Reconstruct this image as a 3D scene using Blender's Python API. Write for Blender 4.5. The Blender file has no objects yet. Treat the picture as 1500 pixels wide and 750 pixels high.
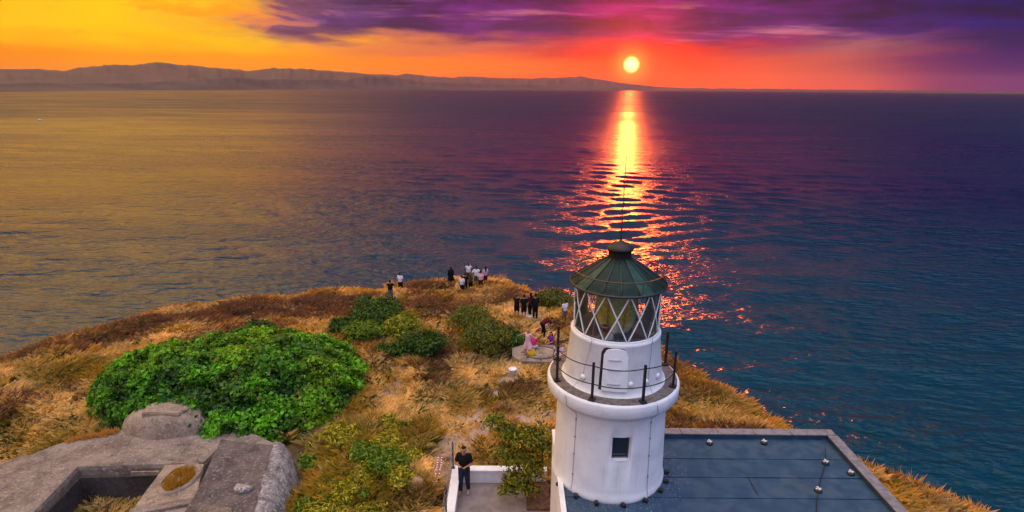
import bpy, bmesh, math, random
import numpy as np
from mathutils import Vector, Matrix
random.seed(7); RNG = np.random.default_rng(7)
R = math.radians
scene = bpy.context.scene
COL = scene.collection

# ------------------------------------------------------------------ camera, exposure
CAM_Z = 13.0
SUN_AZ, SUN_EL = 10.9, 2.1          # degrees, azimuth to the right of +Y
cam_d = bpy.data.cameras.new('camera'); cam = bpy.data.objects.new('camera', cam_d); COL.objects.link(cam)
cam_d.sensor_width = 36; cam_d.lens = 850 / 1500 * 36
cam_d.clip_start = 0.1; cam_d.clip_end = 120000
cam.matrix_world = Matrix.Translation((0, 0, CAM_Z)) @ Matrix.Rotation(R(90 - 16.2), 4, 'X') @ Matrix.Rotation(R(0.5), 4, 'Z')
scene.camera = cam
scene.view_settings.view_transform = 'Standard'; scene.view_settings.look = 'None'
scene.view_settings.exposure = 0.5; scene.view_settings.gamma = 1
scene.render.engine = 'CYCLES'
scene.cycles.use_denoising = True
scene.cycles.max_bounces = 6; scene.cycles.diffuse_bounces = 3; scene.cycles.glossy_bounces = 3
scene.cycles.transparent_max_bounces = 16; scene.cycles.transmission_bounces = 6
scene.cycles.sample_clamp_indirect = 6; scene.cycles.sample_clamp_direct = 14
scene.cycles.caustics_reflective = False; scene.cycles.caustics_refractive = False

# ------------------------------------------------------------------ node helpers
class NT:
    def __init__(s, tree): s.t = tree; s.n = tree.nodes; s.l = tree.links
    def node(s, kind, **kw):
        n = s.n.new(kind)
        for k, v in kw.items(): setattr(n, k, v)
        return n
    def put(s, sock, v):
        if v is None: return
        if isinstance(v, bpy.types.NodeSocket): s.l.new(v, sock)
        elif isinstance(v, (tuple, list)) and len(v) == 3 and sock.type == 'RGBA': sock.default_value = (*v, 1)
        else: sock.default_value = v
    def m(s, op, a, b=None, c=None, clamp=False):
        n = s.node('ShaderNodeMath', operation=op, use_clamp=clamp)
        for i, v in enumerate((a, b, c)): s.put(n.inputs[i], v)
        return n.outputs[0]
    def vm(s, op, a, b=None):
        n = s.node('ShaderNodeVectorMath', operation=op)
        s.put(n.inputs[0], a); s.put(n.inputs[1], b)
        return n.outputs['Value'] if op in ('DOT_PRODUCT', 'LENGTH') else n.outputs[0]
    def mix(s, f, a, b, blend='MIX'):
        n = s.node('ShaderNodeMix', data_type='RGBA', blend_type=blend)
        s.put(n.inputs[0], f); s.put(n.inputs[6], a); s.put(n.inputs[7], b)
        return n.outputs[2]
    def sstep(s, v, a, b):
        n = s.node('ShaderNodeMapRange', interpolation_type='SMOOTHSTEP')
        s.put(n.inputs[0], v); n.inputs[1].default_value = a; n.inputs[2].default_value = b
        return n.outputs[0]
    def rng(s, v, a, b, c, d):
        n = s.node('ShaderNodeMapRange'); s.put(n.inputs[0], v)
        for i, x in enumerate((a, b, c, d)): n.inputs[i + 1].default_value = x
        return n.outputs[0]
    def noise(s, vec, scale, detail=3, rough=.5, lac=2., dist=0.):
        n = s.node('ShaderNodeTexNoise'); s.put(n.inputs['Vector'], vec)
        n.inputs['Scale'].default_value = scale; n.inputs['Detail'].default_value = detail
        n.inputs['Roughness'].default_value = rough; n.inputs['Lacunarity'].default_value = lac; n.inputs['Distortion'].default_value = dist
        return n.outputs['Fac']
    def mapping(s, vec, scale=(1, 1, 1), rot=(0, 0, 0), loc=(0, 0, 0)):
        n = s.node('ShaderNodeMapping'); s.put(n.inputs['Vector'], vec)
        n.inputs['Scale'].default_value = scale; n.inputs['Rotation'].default_value = rot; n.inputs['Location'].default_value = loc
        return n.outputs[0]
    def ramp(s, f, stops):
        n = s.node('ShaderNodeValToRGB'); s.put(n.inputs[0], f); e = n.color_ramp.elements
        stops = sorted(stops)
        e[0].position = stops[0][0]; e[0].color = (*stops[0][1], 1)
        e[1].position = stops[-1][0]; e[1].color = (*stops[-1][1], 1)
        for p, c in stops[1:-1]:
            q = e.new(p); q.color = (*c, 1)
        return n.outputs[0]

def lin(r, g, b, k=1.0):
    f = lambda v: (v / 255 / 12.92 if v <= 10 else ((v / 255 + .055) / 1.055) ** 2.4) * k
    return (f(r), f(g), f(b))

# ------------------------------------------------------------------ world: sunset sky with clouds
SUN_DIR = Vector((math.sin(R(SUN_AZ)) * math.cos(R(SUN_EL)), math.cos(R(SUN_AZ)) * math.cos(R(SUN_EL)), math.sin(R(SUN_EL))))
world = bpy.data.worlds.new('World'); scene.world = world; world.use_nodes = True
W = NT(world.node_tree); W.n.clear()
tc = W.node('ShaderNodeTexCoord').outputs['Generated']
dirv = W.vm('NORMALIZE', tc)
sp = W.node('ShaderNodeSeparateXYZ'); W.put(sp.inputs[0], dirv)
dx, dy, dz = sp.outputs
el = W.m('MULTIPLY', W.m('ARCSINE', dz), 180 / math.pi)
az = W.m('MULTIPLY', W.m('ARCTAN2', dx, dy), 180 / math.pi)
zp_ = W.m('ADD', W.m('MAXIMUM', dz, 0.0), 0.055)
cp = W.node('ShaderNodeCombineXYZ'); W.put(cp.inputs[0], W.m('DIVIDE', dx, zp_)); W.put(cp.inputs[1], W.m('DIVIDE', dy, zp_))
cpl = cp.outputs[0]
nA = W.m('SUBTRACT', W.noise(W.mapping(cpl, (.42, .30, 1)), 1.0, 6, .58), .5)
nB = W.m('SUBTRACT', W.noise(W.mapping(cpl, (.9, .5, 1), loc=(31, 7, 0)), 1.0, 5, .6), .5)
nC = W.m('SUBTRACT', W.noise(W.mapping(cpl, (.16, .22, 1), loc=(3, 17, 0)), 1.0, 3, .5), .5)
nsm = W.sstep(el, 0.6, 5.0)
elw = W.m('ADD', el, W.m('MULTIPLY', nsm, W.m('ADD', W.m('MULTIPLY', nA, 5.2), W.m('MULTIPLY', nB, 1.6))))
azw = W.m('ADD', az, W.m('MULTIPLY', nsm, W.m('ADD', W.m('MULTIPLY', nC, 20), W.m('MULTIPLY', nB, 14))))
u = W.m('ADD', W.m('DIVIDE', azw, 360), .5)
B = .66
back = [(-180, lin(206, 208, 244, B)), (-135, lin(216, 206, 230, B)), (-95, lin(244, 208, 176, .8)), (-62, lin(255, 192, 74, 1.1)),
        (62, lin(44, 52, 112)), (92, lin(116, 136, 196)), (135, lin(176, 190, 240, B)), (180, lin(200, 206, 244, B))]
def band(stops): return W.ramp(u, [(.5 + a / 360, tuple(v * .76 for v in c)) for a, c in stops] + [(.5 + a / 360, c) for a, c in back])
px = lambda x: math.degrees(math.atan((x - 750) / 830))
e0 = band([(px(0), lin(250, 118, 20)), (px(300), lin(255, 128, 20)), (px(600), lin(255, 110, 36)), (px(800), lin(250, 70, 36)), (px(925), lin(255, 62, 28)),
           (px(1080), lin(250, 86, 46)), (px(1230), lin(220, 80, 76)), (px(1330), lin(112, 30, 96)), (px(1420), lin(80, 20, 108)), (px(1500), lin(60, 18, 108))])
e1 = band([(px(0), lin(250, 132, 6)), (px(200), lin(255, 152, 4)), (px(420), lin(255, 150, 14)), (px(600), lin(255, 130, 32)), (px(780), lin(255, 104, 44)), (px(860), lin(255, 70, 30)),
           (px(1000), lin(252, 60, 34)), (px(1100), lin(232, 80, 58)), (px(1200), lin(190, 80, 78)), (px(1300), lin(112, 36, 92)), (px(1380), lin(58, 14, 98)), (px(1500), lin(34, 14, 104))])
e2 = band([(px(0), lin(255, 180, 6)), (px(250), lin(255, 194, 4)), (px(400), lin(255, 186, 12)), (px(480), lin(255, 158, 36)), (px(560), lin(232, 126, 66)), (px(680), lin(206, 98, 84)),
           (px(800), lin(204, 48, 58)), (px(900), lin(240, 26, 34)), (px(1000), lin(226, 30, 42)), (px(1100), lin(168, 54, 82)), (px(1200), lin(164, 92, 102)), (px(1300), lin(100, 44, 92)), (px(1380), lin(20, 14, 88)), (px(1500), lin(10, 12, 92))])
e3 = band([(px(0), lin(255, 188, 16)), (px(250), lin(255, 202, 14)), (px(370), lin(246, 170, 40)), (px(430), lin(126, 76, 104)), (px(520), lin(84, 48, 104)), (px(640), lin(70, 26, 92)), (px(720), lin(98, 28, 110)),
           (px(820), lin(84, 14, 88)), (px(920), lin(140, 12, 88)), (px(1010), lin(112, 10, 88)), (px(1110), lin(84, 22, 102)), (px(1230), lin(50, 18, 98)), (px(1330), lin(18, 13, 92)), (px(1420), lin(4, 9, 76)), (px(1500), lin(3, 10, 80))])
e4 = band([(-40, lin(255, 188, 50, 3.0)), (-20, lin(252, 172, 54, 2.5)), (-10, lin(110, 58, 92)), (1, lin(34, 14, 76)), (12, lin(36, 12, 76)), (24, lin(14, 12, 70)), (40, lin(3, 14, 74))])
e5 = W.ramp(u, [(0, lin(230, 228, 250, 2.4)), (.25, lin(250, 238, 228, 2.2)), (.39, lin(252, 236, 210, 1.8)), (.5, lin(240, 230, 240, 1.75)), (.61, lin(222, 224, 250, 1.7)), (.75, lin(222, 226, 250, 2.0)), (1, lin(230, 228, 250, 2.4))])
c = W.mix(W.sstep(elw, .2, 1.9), e0, e1)
c = W.mix(W.sstep(elw, 2.0, 3.6), c, e2)
c = W.mix(W.sstep(elw, 3.4, 4.9), c, e3)
c = W.mix(W.sstep(elw, 8.5, 17.), c, e4)
c = W.mix(W.sstep(el, 33, 68), c, e5)
# soft streaks of lighter and darker cloud
streak = W.noise(W.mapping(cpl, (.55, 1.25, 1), loc=(9, 41, 0)), 1.0, 6, .6)
sk = W.rng(streak, .3, .7, .42, 1.62)
cloudy = W.m('MULTIPLY', W.sstep(elw, 3.2, 5.5), W.sstep(azw, -28, -14))
c = W.mix(cloudy, c, W.vm('MULTIPLY', c, sk))
cae = W.node('ShaderNodeCombineXYZ'); W.put(cae.inputs[0], W.m('MULTIPLY', az, .16)); W.put(cae.inputs[1], W.m('MULTIPLY', el, .62)); W.put(cae.inputs[2], W.m('MULTIPLY', dy, 3.0))
billow = W.noise(cae.outputs[0], 1.0, 9, .62, 2.1, .6)
c = W.mix(W.m('MULTIPLY', cloudy, W.m('SUBTRACT', 1.0, W.sstep(el, 12, 24))), c, W.vm('MULTIPLY', c, W.rng(billow, .32, .68, .38, 1.65)))
wisp = W.m('MULTIPLY', W.sstep(billow, .50, .66), W.m('MULTIPLY', W.sstep(el, 2.4, 5.0), W.m('MULTIPLY', W.sstep(az, -75, -45), W.m('SUBTRACT', 1.0, W.sstep(azw, -22, -14)))))
c = W.mix(W.m('MULTIPLY', wisp, .55), c, lin(236, 128, 18))
light = W.m('MULTIPLY', W.m('MULTIPLY', W.sstep(streak, .54, .72), W.sstep(elw, 3.4, 4.6)), W.m('MULTIPLY', W.sstep(azw, -17, -10), W.m('SUBTRACT', 1.0, W.sstep(azw, 24, 33))))
c = W.mix(W.m('MULTIPLY', light, .45), c, lin(226, 130, 128))
yel = W.m('MULTIPLY', W.m('MULTIPLY', W.sstep(nB, .02, .22), W.sstep(el, 3.2, 6)), W.m('SUBTRACT', 1.0, W.sstep(azw, -24, -15)))
c = W.mix(W.m('MULTIPLY', yel, .45), c, lin(250, 150, 30))
# the sun's glow and disc
sd = W.vm('DOT_PRODUCT', dirv, tuple(SUN_DIR))
sang = W.m('MULTIPLY', W.m('ARCCOSINE', W.m('MINIMUM', sd, 1.0)), 180 / math.pi)
g1 = W.m('POWER', W.m('SUBTRACT', 1.0, W.m('MINIMUM', W.m('DIVIDE', sang, 8.5), 1.0)), 2.0)
g2 = W.m('POWER', W.m('SUBTRACT', 1.0, W.m('MINIMUM', W.m('DIVIDE', sang, 2.6), 1.0)), 2.0)
def addc(col, f, rgb):
    n = W.node('ShaderNodeMix', data_type='RGBA', blend_type='ADD'); n.clamp_result = False
    W.put(n.inputs[0], f); W.put(n.inputs[6], col); W.put(n.inputs[7], rgb); return n.outputs[2]
c = addc(c, g1, (.62, .03, .01)); c = addc(c, g2, (.7, .34, .03))
disc = W.m('SUBTRACT', 1.0, W.sstep(sang, .26, .86))
c = W.mix(disc, c, (2.4, 2.1, .55))
sky = W.node('ShaderNodeTexSky', sky_type='NISHITA', sun_disc=False)
sky.sun_elevation = R(SUN_EL); sky.sun_rotation = R(SUN_AZ); sky.altitude = 45
bg1 = W.node('ShaderNodeBackground'); W.put(bg1.inputs[0], c); bg1.inputs[1].default_value = 1.0
bg2 = W.node('ShaderNodeBackground'); W.put(bg2.inputs[0], sky.outputs[0]); bg2.inputs[1].default_value = 0.05
ad = W.node('ShaderNodeMixShader'); ad.inputs[0].default_value = .03; W.l.new(bg1.outputs[0], ad.inputs[1]); W.l.new(bg2.outputs[0], ad.inputs[2])
W.l.new(ad.outputs[0], W.node('ShaderNodeOutputWorld').inputs[0])

# ------------------------------------------------------------------ the sun
sun_d = bpy.data.lights.new('sun', 'SUN'); sun = bpy.data.objects.new('sun', sun_d); COL.objects.link(sun)
sun_d.energy = .9; sun_d.angle = R(0.6); sun_d.color = (1.0, .13, .02)
sun.rotation_euler = (-SUN_DIR).to_track_quat('-Z', 'Y').to_euler()

# ------------------------------------------------------------------ object helpers
def tag(o, label=None, cat=None, group=None, kind=None):
    if label: o['label'] = label
    if cat: o['category'] = cat
    if group: o['group'] = group
    if kind: o['kind'] = kind
    return o
def empty(name, loc=(0, 0, 0), rz=0):
    o = bpy.data.objects.new(name, None); COL.objects.link(o); o.location = loc; o.rotation_euler = (0, 0, rz); o.empty_display_size = .3
    return o
def link(name, me, mat=None, parent=None, smooth=False):
    if mat is not None and not me.materials: me.materials.append(mat)
    if smooth: me.polygons.foreach_set('use_smooth', [True] * len(me.polygons))
    o = bpy.data.objects.new(name, me); COL.objects.link(o)
    if parent is not None: o.parent = parent
    return o
def pyobj(name, v, f, mat, parent=None, smooth=False):
    me = bpy.data.meshes.new(name); me.from_pydata([tuple(map(float, p)) for p in v], [], f); me.update()
    return link(name, me, mat, parent, smooth)
def bmobj(name, bm, mat, parent=None, smooth=False):
    me = bpy.data.meshes.new(name); bm.normal_update(); bm.to_mesh(me); bm.free()
    return link(name, me, mat, parent, smooth)
def np_mesh(name, verts, tris, cols=None):
    """fast mesh from numpy arrays (all faces with the same number of corners)"""
    me = bpy.data.meshes.new(name); n = tris.shape[1]
    me.vertices.add(len(verts)); me.vertices.foreach_set('co', verts.astype(np.float32).ravel())
    me.loops.add(tris.size); me.loops.foreach_set('vertex_index', tris.astype(np.int32).ravel())
    me.polygons.add(len(tris)); me.polygons.foreach_set('loop_start', np.arange(0, tris.size, n, dtype=np.int32))
    try: me.polygons.foreach_set('loop_total', np.full(len(tris), n, np.int32))
    except Exception: pass
    if cols is not None:
        a = me.color_attributes.new('Col', 'FLOAT_COLOR', 'POINT')
        a.data.foreach_set('color', np.concatenate([cols, np.ones((len(cols), 1))], 1).astype(np.float32).ravel())
    me.update(calc_edges=True); me.validate()
    return me
def box(bm, c, s, rz=0, bevel=0):
    mt = Matrix.Translation(c) @ Matrix.Rotation(rz, 4, 'Z') @ Matrix.Diagonal((*s, 1))
    r = bmesh.ops.create_cube(bm, size=1, matrix=mt)
    if bevel:
        es = {e for v in r['verts'] for e in v.link_edges}
        bmesh.ops.bevel(bm, geom=list(es), offset=bevel, segments=2, affect='EDGES', profile=.6)
def tube(bm, pts, r, n=8, closed=False):
    P = [Vector(p) for p in pts]; rings = []
    for i, p in enumerate(P):
        a = P[i - 1] if (i > 0 or closed) else p; b = P[(i + 1) % len(P)] if (i < len(P) - 1 or closed) else p
        t = (b - a).normalized(); up = Vector((0, 0, 1)) if abs(t.z) < .95 else Vector((1, 0, 0))
        s = t.cross(up).normalized(); w = s.cross(t)
        rr = r[i] if isinstance(r, (list, tuple)) else r
        rings.append([bm.verts.new(p + (s * math.cos(2 * math.pi * k / n) + w * math.sin(2 * math.pi * k / n)) * rr) for k in range(n)])
    m = len(rings)
    for i in range(m if closed else m - 1):
        A, Bq = rings[i], rings[(i + 1) % m]
        for k in range(n): bm.faces.new((A[k], A[(k + 1) % n], Bq[(k + 1) % n], Bq[k]))
    if not closed:
        bm.faces.new(rings[0][::-1]); bm.faces.new(rings[-1])
def lathe(bm, prof, n=64, a0=0, a1=2 * math.pi, c=(0, 0)):
    full = abs(a1 - a0 - 2 * math.pi) < 1e-6; m = n if full else n + 1; rows = []
    for (r, z) in prof:
        if r < 1e-5: rows.append([bm.verts.new((c[0], c[1], z))]); continue
        rows.append([bm.verts.new((c[0] + r * math.cos(a0 + (a1 - a0) * k / n), c[1] + r * math.sin(a0 + (a1 - a0) * k / n), z)) for k in range(m)])
    for A, Bq in zip(rows[:-1], rows[1:]):
        for k in range(n):
            k2 = (k + 1) % m
            if len(A) == 1 and len(Bq) == 1: continue
            if len(A) == 1: bm.faces.new((A[0], Bq[k2], Bq[k]))
            elif len(Bq) == 1: bm.faces.new((A[k], A[k2], Bq[0]))
            else: bm.faces.new((A[k], A[k2], Bq[k2], Bq[k]))
def prism(bm, poly, z0, z1, bevel=0):
    lo = [bm.verts.new((x, y, z0)) for x, y in poly]; hi = [bm.verts.new((x, y, z1)) for x, y in poly]; n = len(poly)
    fs = [bm.faces.new(lo[::-1]), bm.faces.new(hi)]
    for k in range(n): fs.append(bm.faces.new((lo[k], lo[(k + 1) % n], hi[(k + 1) % n], hi[k])))
    bmesh.ops.recalc_face_normals(bm, faces=fs)
    if bevel: bmesh.ops.bevel(bm, geom=[e for e in fs[1].edges], offset=bevel, segments=2, affect='EDGES', profile=.6)

# ------------------------------------------------------------------ materials
MATS = {}
def mat(name, col, rough=.7, var=0., nscale=6., bump=0., bscale=40., spec=.5, metal=0., col2=None, coat=0., **kw):
    if name in MATS: return MATS[name]
    m = bpy.data.materials.new(name); m.use_nodes = True; t = NT(m.node_tree); b = t.n['Principled BSDF']
    b.inputs['Base Color'].default_value = (*col, 1); b.inputs['Roughness'].default_value = rough
    b.inputs['Specular IOR Level'].default_value = spec; b.inputs['Metallic'].default_value = metal; b.inputs['Coat Weight'].default_value = coat
    co = t.node('ShaderNodeTexCoord').outputs['Object']
    if var or col2:
        f = t.sstep(t.noise(co, nscale, 6, .62), .36, .66)
        c2 = col2 or tuple(x * (1 - var) for x in col)
        t.put(b.inputs['Base Color'], t.mix(f, col, c2))
        t.put(b.inputs['Roughness'], t.rng(f, 0, 1, max(.05, rough - .06), min(1, rough + .1)))
    if bump:
        bn = t.node('ShaderNodeBump'); bn.inputs['Strength'].default_value = 1; bn.inputs['Distance'].default_value = bump
        t.put(bn.inputs['Height'], t.noise(co, bscale, 5, .6)); t.l.new(bn.outputs[0], b.inputs['Normal'])
    MATS[name] = m; return m
def leafmat(name, trans=.4, rough=.55, spec=.3, tint=(1, 1, 1)):
    """two-sided leaf or blade: colour from the mesh's own colour attribute, some light passes through"""
    m = bpy.data.materials.new(name); m.use_nodes = True; t = NT(m.node_tree); b = t.n['Principled BSDF']; out = t.n['Material Output']
    a = t.node('ShaderNodeAttribute', attribute_name='Col').outputs['Color']
    t.put(b.inputs['Base Color'], a); b.inputs['Roughness'].default_value = rough; b.inputs['Specular IOR Level'].default_value = spec
    tr = t.node('ShaderNodeBsdfTranslucent'); t.put(tr.inputs[0], t.vm('MULTIPLY', a, tint))
    mx = t.node('ShaderNodeMixShader'); mx.inputs[0].default_value = trans
    t.l.new(b.outputs[0], mx.inputs[1]); t.l.new(tr.outputs[0], mx.inputs[2]); t.l.new(mx.outputs[0], out.inputs[0])
    MATS[name] = m; return m
def weathered_white():
    m = bpy.data.materials.new('whitewash'); m.use_nodes = True; t = NT(m.node_tree); b = t.n['Principled BSDF']
    co = t.node('ShaderNodeTexCoord').outputs['Object']
    blot = t.noise(co, 1.6, 5, .6); run = t.noise(t.mapping(co, (7, 7, .35)), 1, 5, .65); sp_ = t.noise(co, 26, 4, .6)
    c1 = t.mix(t.sstep(blot, .42, .7), (.80, .79, .80), (.68, .67, .70))
    c2 = t.mix(t.m('MULTIPLY', t.sstep(run, .56, .78), .5), c1, (.50, .46, .42))
    c3 = t.mix(t.m('MULTIPLY', t.sstep(sp_, .66, .74), .55), c2, (.42, .36, .31))
    t.put(b.inputs['Base Color'], c3); b.inputs['Roughness'].default_value = .62; b.inputs['Specular IOR Level'].default_value = .3
    bn = t.node('ShaderNodeBump'); bn.inputs['Distance'].default_value = .012
    t.put(bn.inputs['Height'], t.m('ADD', t.noise(co, 5, 4, .6), t.m('MULTIPLY', t.noise(co, 45, 3, .6), .4))); t.l.new(bn.outputs[0], b.inputs['Normal'])
    return m
M_WHITE = weathered_white()
M_WHITEMETAL = mat('white_enamel', (.86, .86, .88), .4, .08, 9)
M_BLACK = mat('black_iron', (.012, .012, .014), .5, .3, 14)
M_DECK = mat('deck_screed', (.20, .16, .13), .9, 0, 9, .01, 60, col2=(.11, .09, .08))
M_COPPER = mat('green_roof_metal', (.0015, .024, .018), .6, 0, 5, .004, 20, col2=(.005, .015, .011), spec=.25)
M_VENT = mat('brown_vent_metal', (.018, .011, .009), .6, .4, 12, .004, 30)
M_BRASS = mat('brass', (.42, .27, .06), .35, .3, 12, metal=.8)
M_BRONZE = mat('bronze_rail', (.12, .075, .035), .5, .3, 12, metal=.3)
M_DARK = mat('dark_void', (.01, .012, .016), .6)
M_WIRE = mat('grey_wire', (.22, .20, .21), .6)
def glassmat(name, tint, gl=.06):
    m = bpy.data.materials.new(name); m.use_nodes = True; t = NT(m.node_tree); out = t.n['Material Output']
    tr = t.node('ShaderNodeBsdfTransparent'); tr.inputs[0].default_value = (*tint, 1)
    g = t.node('ShaderNodeBsdfGlossy'); g.inputs['Roughness'].default_value = gl
    fr = t.node('ShaderNodeFresnel'); fr.inputs[0].default_value = 1.5
    mx = t.node('ShaderNodeMixShader'); t.put(mx.inputs[0], t.m('ADD', fr.outputs[0], .13, clamp=True))
    t.l.new(tr.outputs[0], mx.inputs[1]); t.l.new(g.outputs[0], mx.inputs[2]); t.l.new(mx.outputs[0], out.inputs[0])
    MATS[name] = m; return m
M_GLASS = glassmat('lantern_glass', (.90, .96, .97))
M_WINGLASS = mat('window_glass', (.01, .02, .03), .12, spec=.8)
M_LENS = mat('lens_glass', (.62, .54, .07), .14, 0, 14, .006, 22, col2=(.30, .30, .04), spec=.9, coat=.6)
def concrete(name, a, b_, stain, lich, lam=.3, big=.9):
    m = bpy.data.materials.new(name); m.use_nodes = True; t = NT(m.node_tree); b = t.n['Principled BSDF']
    co = t.node('ShaderNodeTexCoord').outputs['Object']
    c_ = t.mix(t.sstep(t.noise(co, big, 6, .65), .38, .64), a, b_)
    c_ = t.mix(t.m('MULTIPLY', t.sstep(t.noise(t.mapping(co, (.5, 2.2, .5), (0, 0, .9)), 1.3, 6, .7), .54, .70), .75), c_, stain)
    c_ = t.mix(t.m('MULTIPLY', t.sstep(t.noise(co, 9, 6, .72), .58 - lam * .2, .66), lam * 2), c_, lich)
    c_ = t.mix(t.m('MULTIPLY', t.sstep(t.noise(co, 34, 4, .7), .58, .68), .55), c_, stain)
    cr = t.m('ABSOLUTE', t.m('SUBTRACT', t.noise(co, .75, 5, .55), .5)); crk = t.m('SUBTRACT', 1.0, t.sstep(cr, .002, .007))
    c_ = t.mix(t.m('MULTIPLY', crk, .5), c_, (.03, .025, .022))
    t.put(b.inputs['Base Color'], c_); b.inputs['Roughness'].default_value = .95; b.inputs['Specular IOR Level'].default_value = .15
    bn = t.node('ShaderNodeBump'); bn.inputs['Distance'].default_value = .07; t.put(bn.inputs['Height'], t.noise(co, 5, 8, .7)); t.l.new(bn.outputs[0], b.inputs['Normal'])
    MATS[name] = m; return m
M_CONC = concrete('old_concrete', (.29, .215, .165), (.16, .115, .09), (.055, .043, .038), (.46, .41, .36))
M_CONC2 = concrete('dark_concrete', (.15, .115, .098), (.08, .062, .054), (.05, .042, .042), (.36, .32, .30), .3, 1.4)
M_CONC3 = concrete('lichen_concrete', (.34, .29, .26), (.15, .125, .115), (.05, .045, .045), (.60, .57, .54), .42, 3)
M_CONC4 = concrete('pale_concrete', (.36, .26, .185), (.22, .155, .11), (.13, .10, .08), (.55, .48, .40), .25, 1.2)
M_ROOFING = mat('bitumen_roofing', (.016, .046, .088), .5, 0, 2.2, .006, 90, spec=.45, col2=(.028, .066, .115))
t = NT(M_ROOFING.node_tree); b = t.n['Principled BSDF']; old = b.inputs['Base Color'].links[0].from_socket      # flakes of whitewash fallen round the tower, dust and old puddle marks
co = t.node('ShaderNodeTexCoord').outputs['Object']; dd = t.vm('LENGTH', t.vm('MULTIPLY', t.vm('SUBTRACT', co, (2.72, 14.05, 0)), (1, 1, 0)))
fl = t.m('MULTIPLY', t.m('SUBTRACT', 1.0, t.sstep(dd, 1.55, 2.7)), t.sstep(t.noise(co, 24, 3, .6), .62, .67))
pud = t.m('MULTIPLY', t.sstep(t.noise(co, 1.1, 4, .6), .55, .60), .35)
t.put(b.inputs['Base Color'], t.mix(fl, t.mix(pud, t.mix(t.m('MULTIPLY', t.sstep(t.noise(co, 60, 2, .6), .62, .70), .5), old, (.10, .14, .17)), (.05, .075, .09)), (.36, .37, .4)))
M_COPING = mat('grey_coping', (.22, .20, .21), .5, 0, 6, .004, 30, col2=(.13, .12, .125))
M_PAVE = mat('terrace_screed', (.27, .215, .195), .9, 0, 2.6, .012, 50, col2=(.19, .15, .14))
M_SOIL = mat('garden_soil', (.16, .075, .03), .95, 0, 8, .05, 12, col2=(.07, .035, .018))
M_BARK = mat('bark', (.10, .065, .04), .9, .5, 18, .02, 30)
M_ROCK = mat('rock', (.46, .25, .13), .95, 0, 4, .08, 9, col2=(.22, .11, .06))
M_GRASS = leafmat('dry_grass', .5, .75, .12, (1.0, .82, .55))
M_LEAF = leafmat('leaf', .32, .5, .35, (1.1, 1.1, .5))

# ------------------------------------------------------------------ value noise in numpy
class VN:
    def __init__(s, seed): s.g = np.random.default_rng(seed).random((256, 256))
    def __call__(s, x, y):
        xi = np.floor(x).astype(int); yi = np.floor(y).astype(int); fx = x - xi; fy = y - yi
        fx = fx * fx * (3 - 2 * fx); fy = fy * fy * (3 - 2 * fy); g = s.g
        a = g[xi % 256, yi % 256]; b = g[(xi + 1) % 256, yi % 256]; c_ = g[xi % 256, (yi + 1) % 256]; d = g[(xi + 1) % 256, (yi + 1) % 256]
        return (a * (1 - fx) + b * fx) * (1 - fy) + (c_ * (1 - fx) + d * fx) * fy
    def fbm(s, x, y, o=4, g=.5):
        t = 0; a = 1; n = 0
        for i in range(o):
            t = t + a * s(x * 2 ** i + 17.3 * i, y * 2 ** i + 9.1 * i); n += a; a *= g
        return t / n
N1, N2, N3, N4 = VN(1), VN(2), VN(3), VN(4)
sst = lambda v, a, b: (lambda t: t * t * (3 - 2 * t))(np.clip((v - a) / (b - a), 0, 1))

# ------------------------------------------------------------------ the headland
SEA_Z = -32.0
EDGE = np.array([(-34, -40), (-31, 20), (-28.8, 29.3), (-27.3, 31.6), (-25.9, 34.0), (-24.2, 38.5), (-21.3, 42.4), (-17.2, 41.6), (-14.6, 44.6), (-8.7, 46.8),
                 (-5.6, 50.0), (-3.4, 53.2), (-1.2, 51.6), (.4, 47.8), (2.2, 43.7), (4.0, 39.9), (6.3, 33.9), (7.9, 29.0), (8.7, 26.4), (10.3, 23.4), (11.7, 21.2),
                 (13.6, 18.9), (15.6, 18.6), (18.4, 18.2), (22, 14), (25, -40)], float)
def sdist(X, Y):
    """signed distance to the cliff edge, positive inside"""
    d = np.full(X.shape, 1e9); ins = np.zeros(X.shape, bool); n = len(EDGE)
    for i in range(n):
        ax, ay = EDGE[i]; bx, by = EDGE[(i + 1) % n]; ex, ey = bx - ax, by - ay
        t = np.clip(((X - ax) * ex + (Y - ay) * ey) / (ex * ex + ey * ey), 0, 1)
        d = np.minimum(d, np.hypot(X - ax - t * ex, Y - ay - t * ey))
        with np.errstate(divide='ignore', invalid='ignore'):
            ins ^= ((ay > Y) != (by > Y)) & (X < ax + (Y - ay) / (by - ay + 1e-12) * ex)
    return np.where(ins, d, -d)
def gauss(X, Y, cx, cy, rx, ry, rot=0):
    c_, s_ = math.cos(rot), math.sin(rot); u_ = (X - cx) * c_ + (Y - cy) * s_; v_ = -(X - cx) * s_ + (Y - cy) * c_
    return np.exp(-(u_ / rx) ** 2 - (v_ / ry) ** 2)
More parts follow.
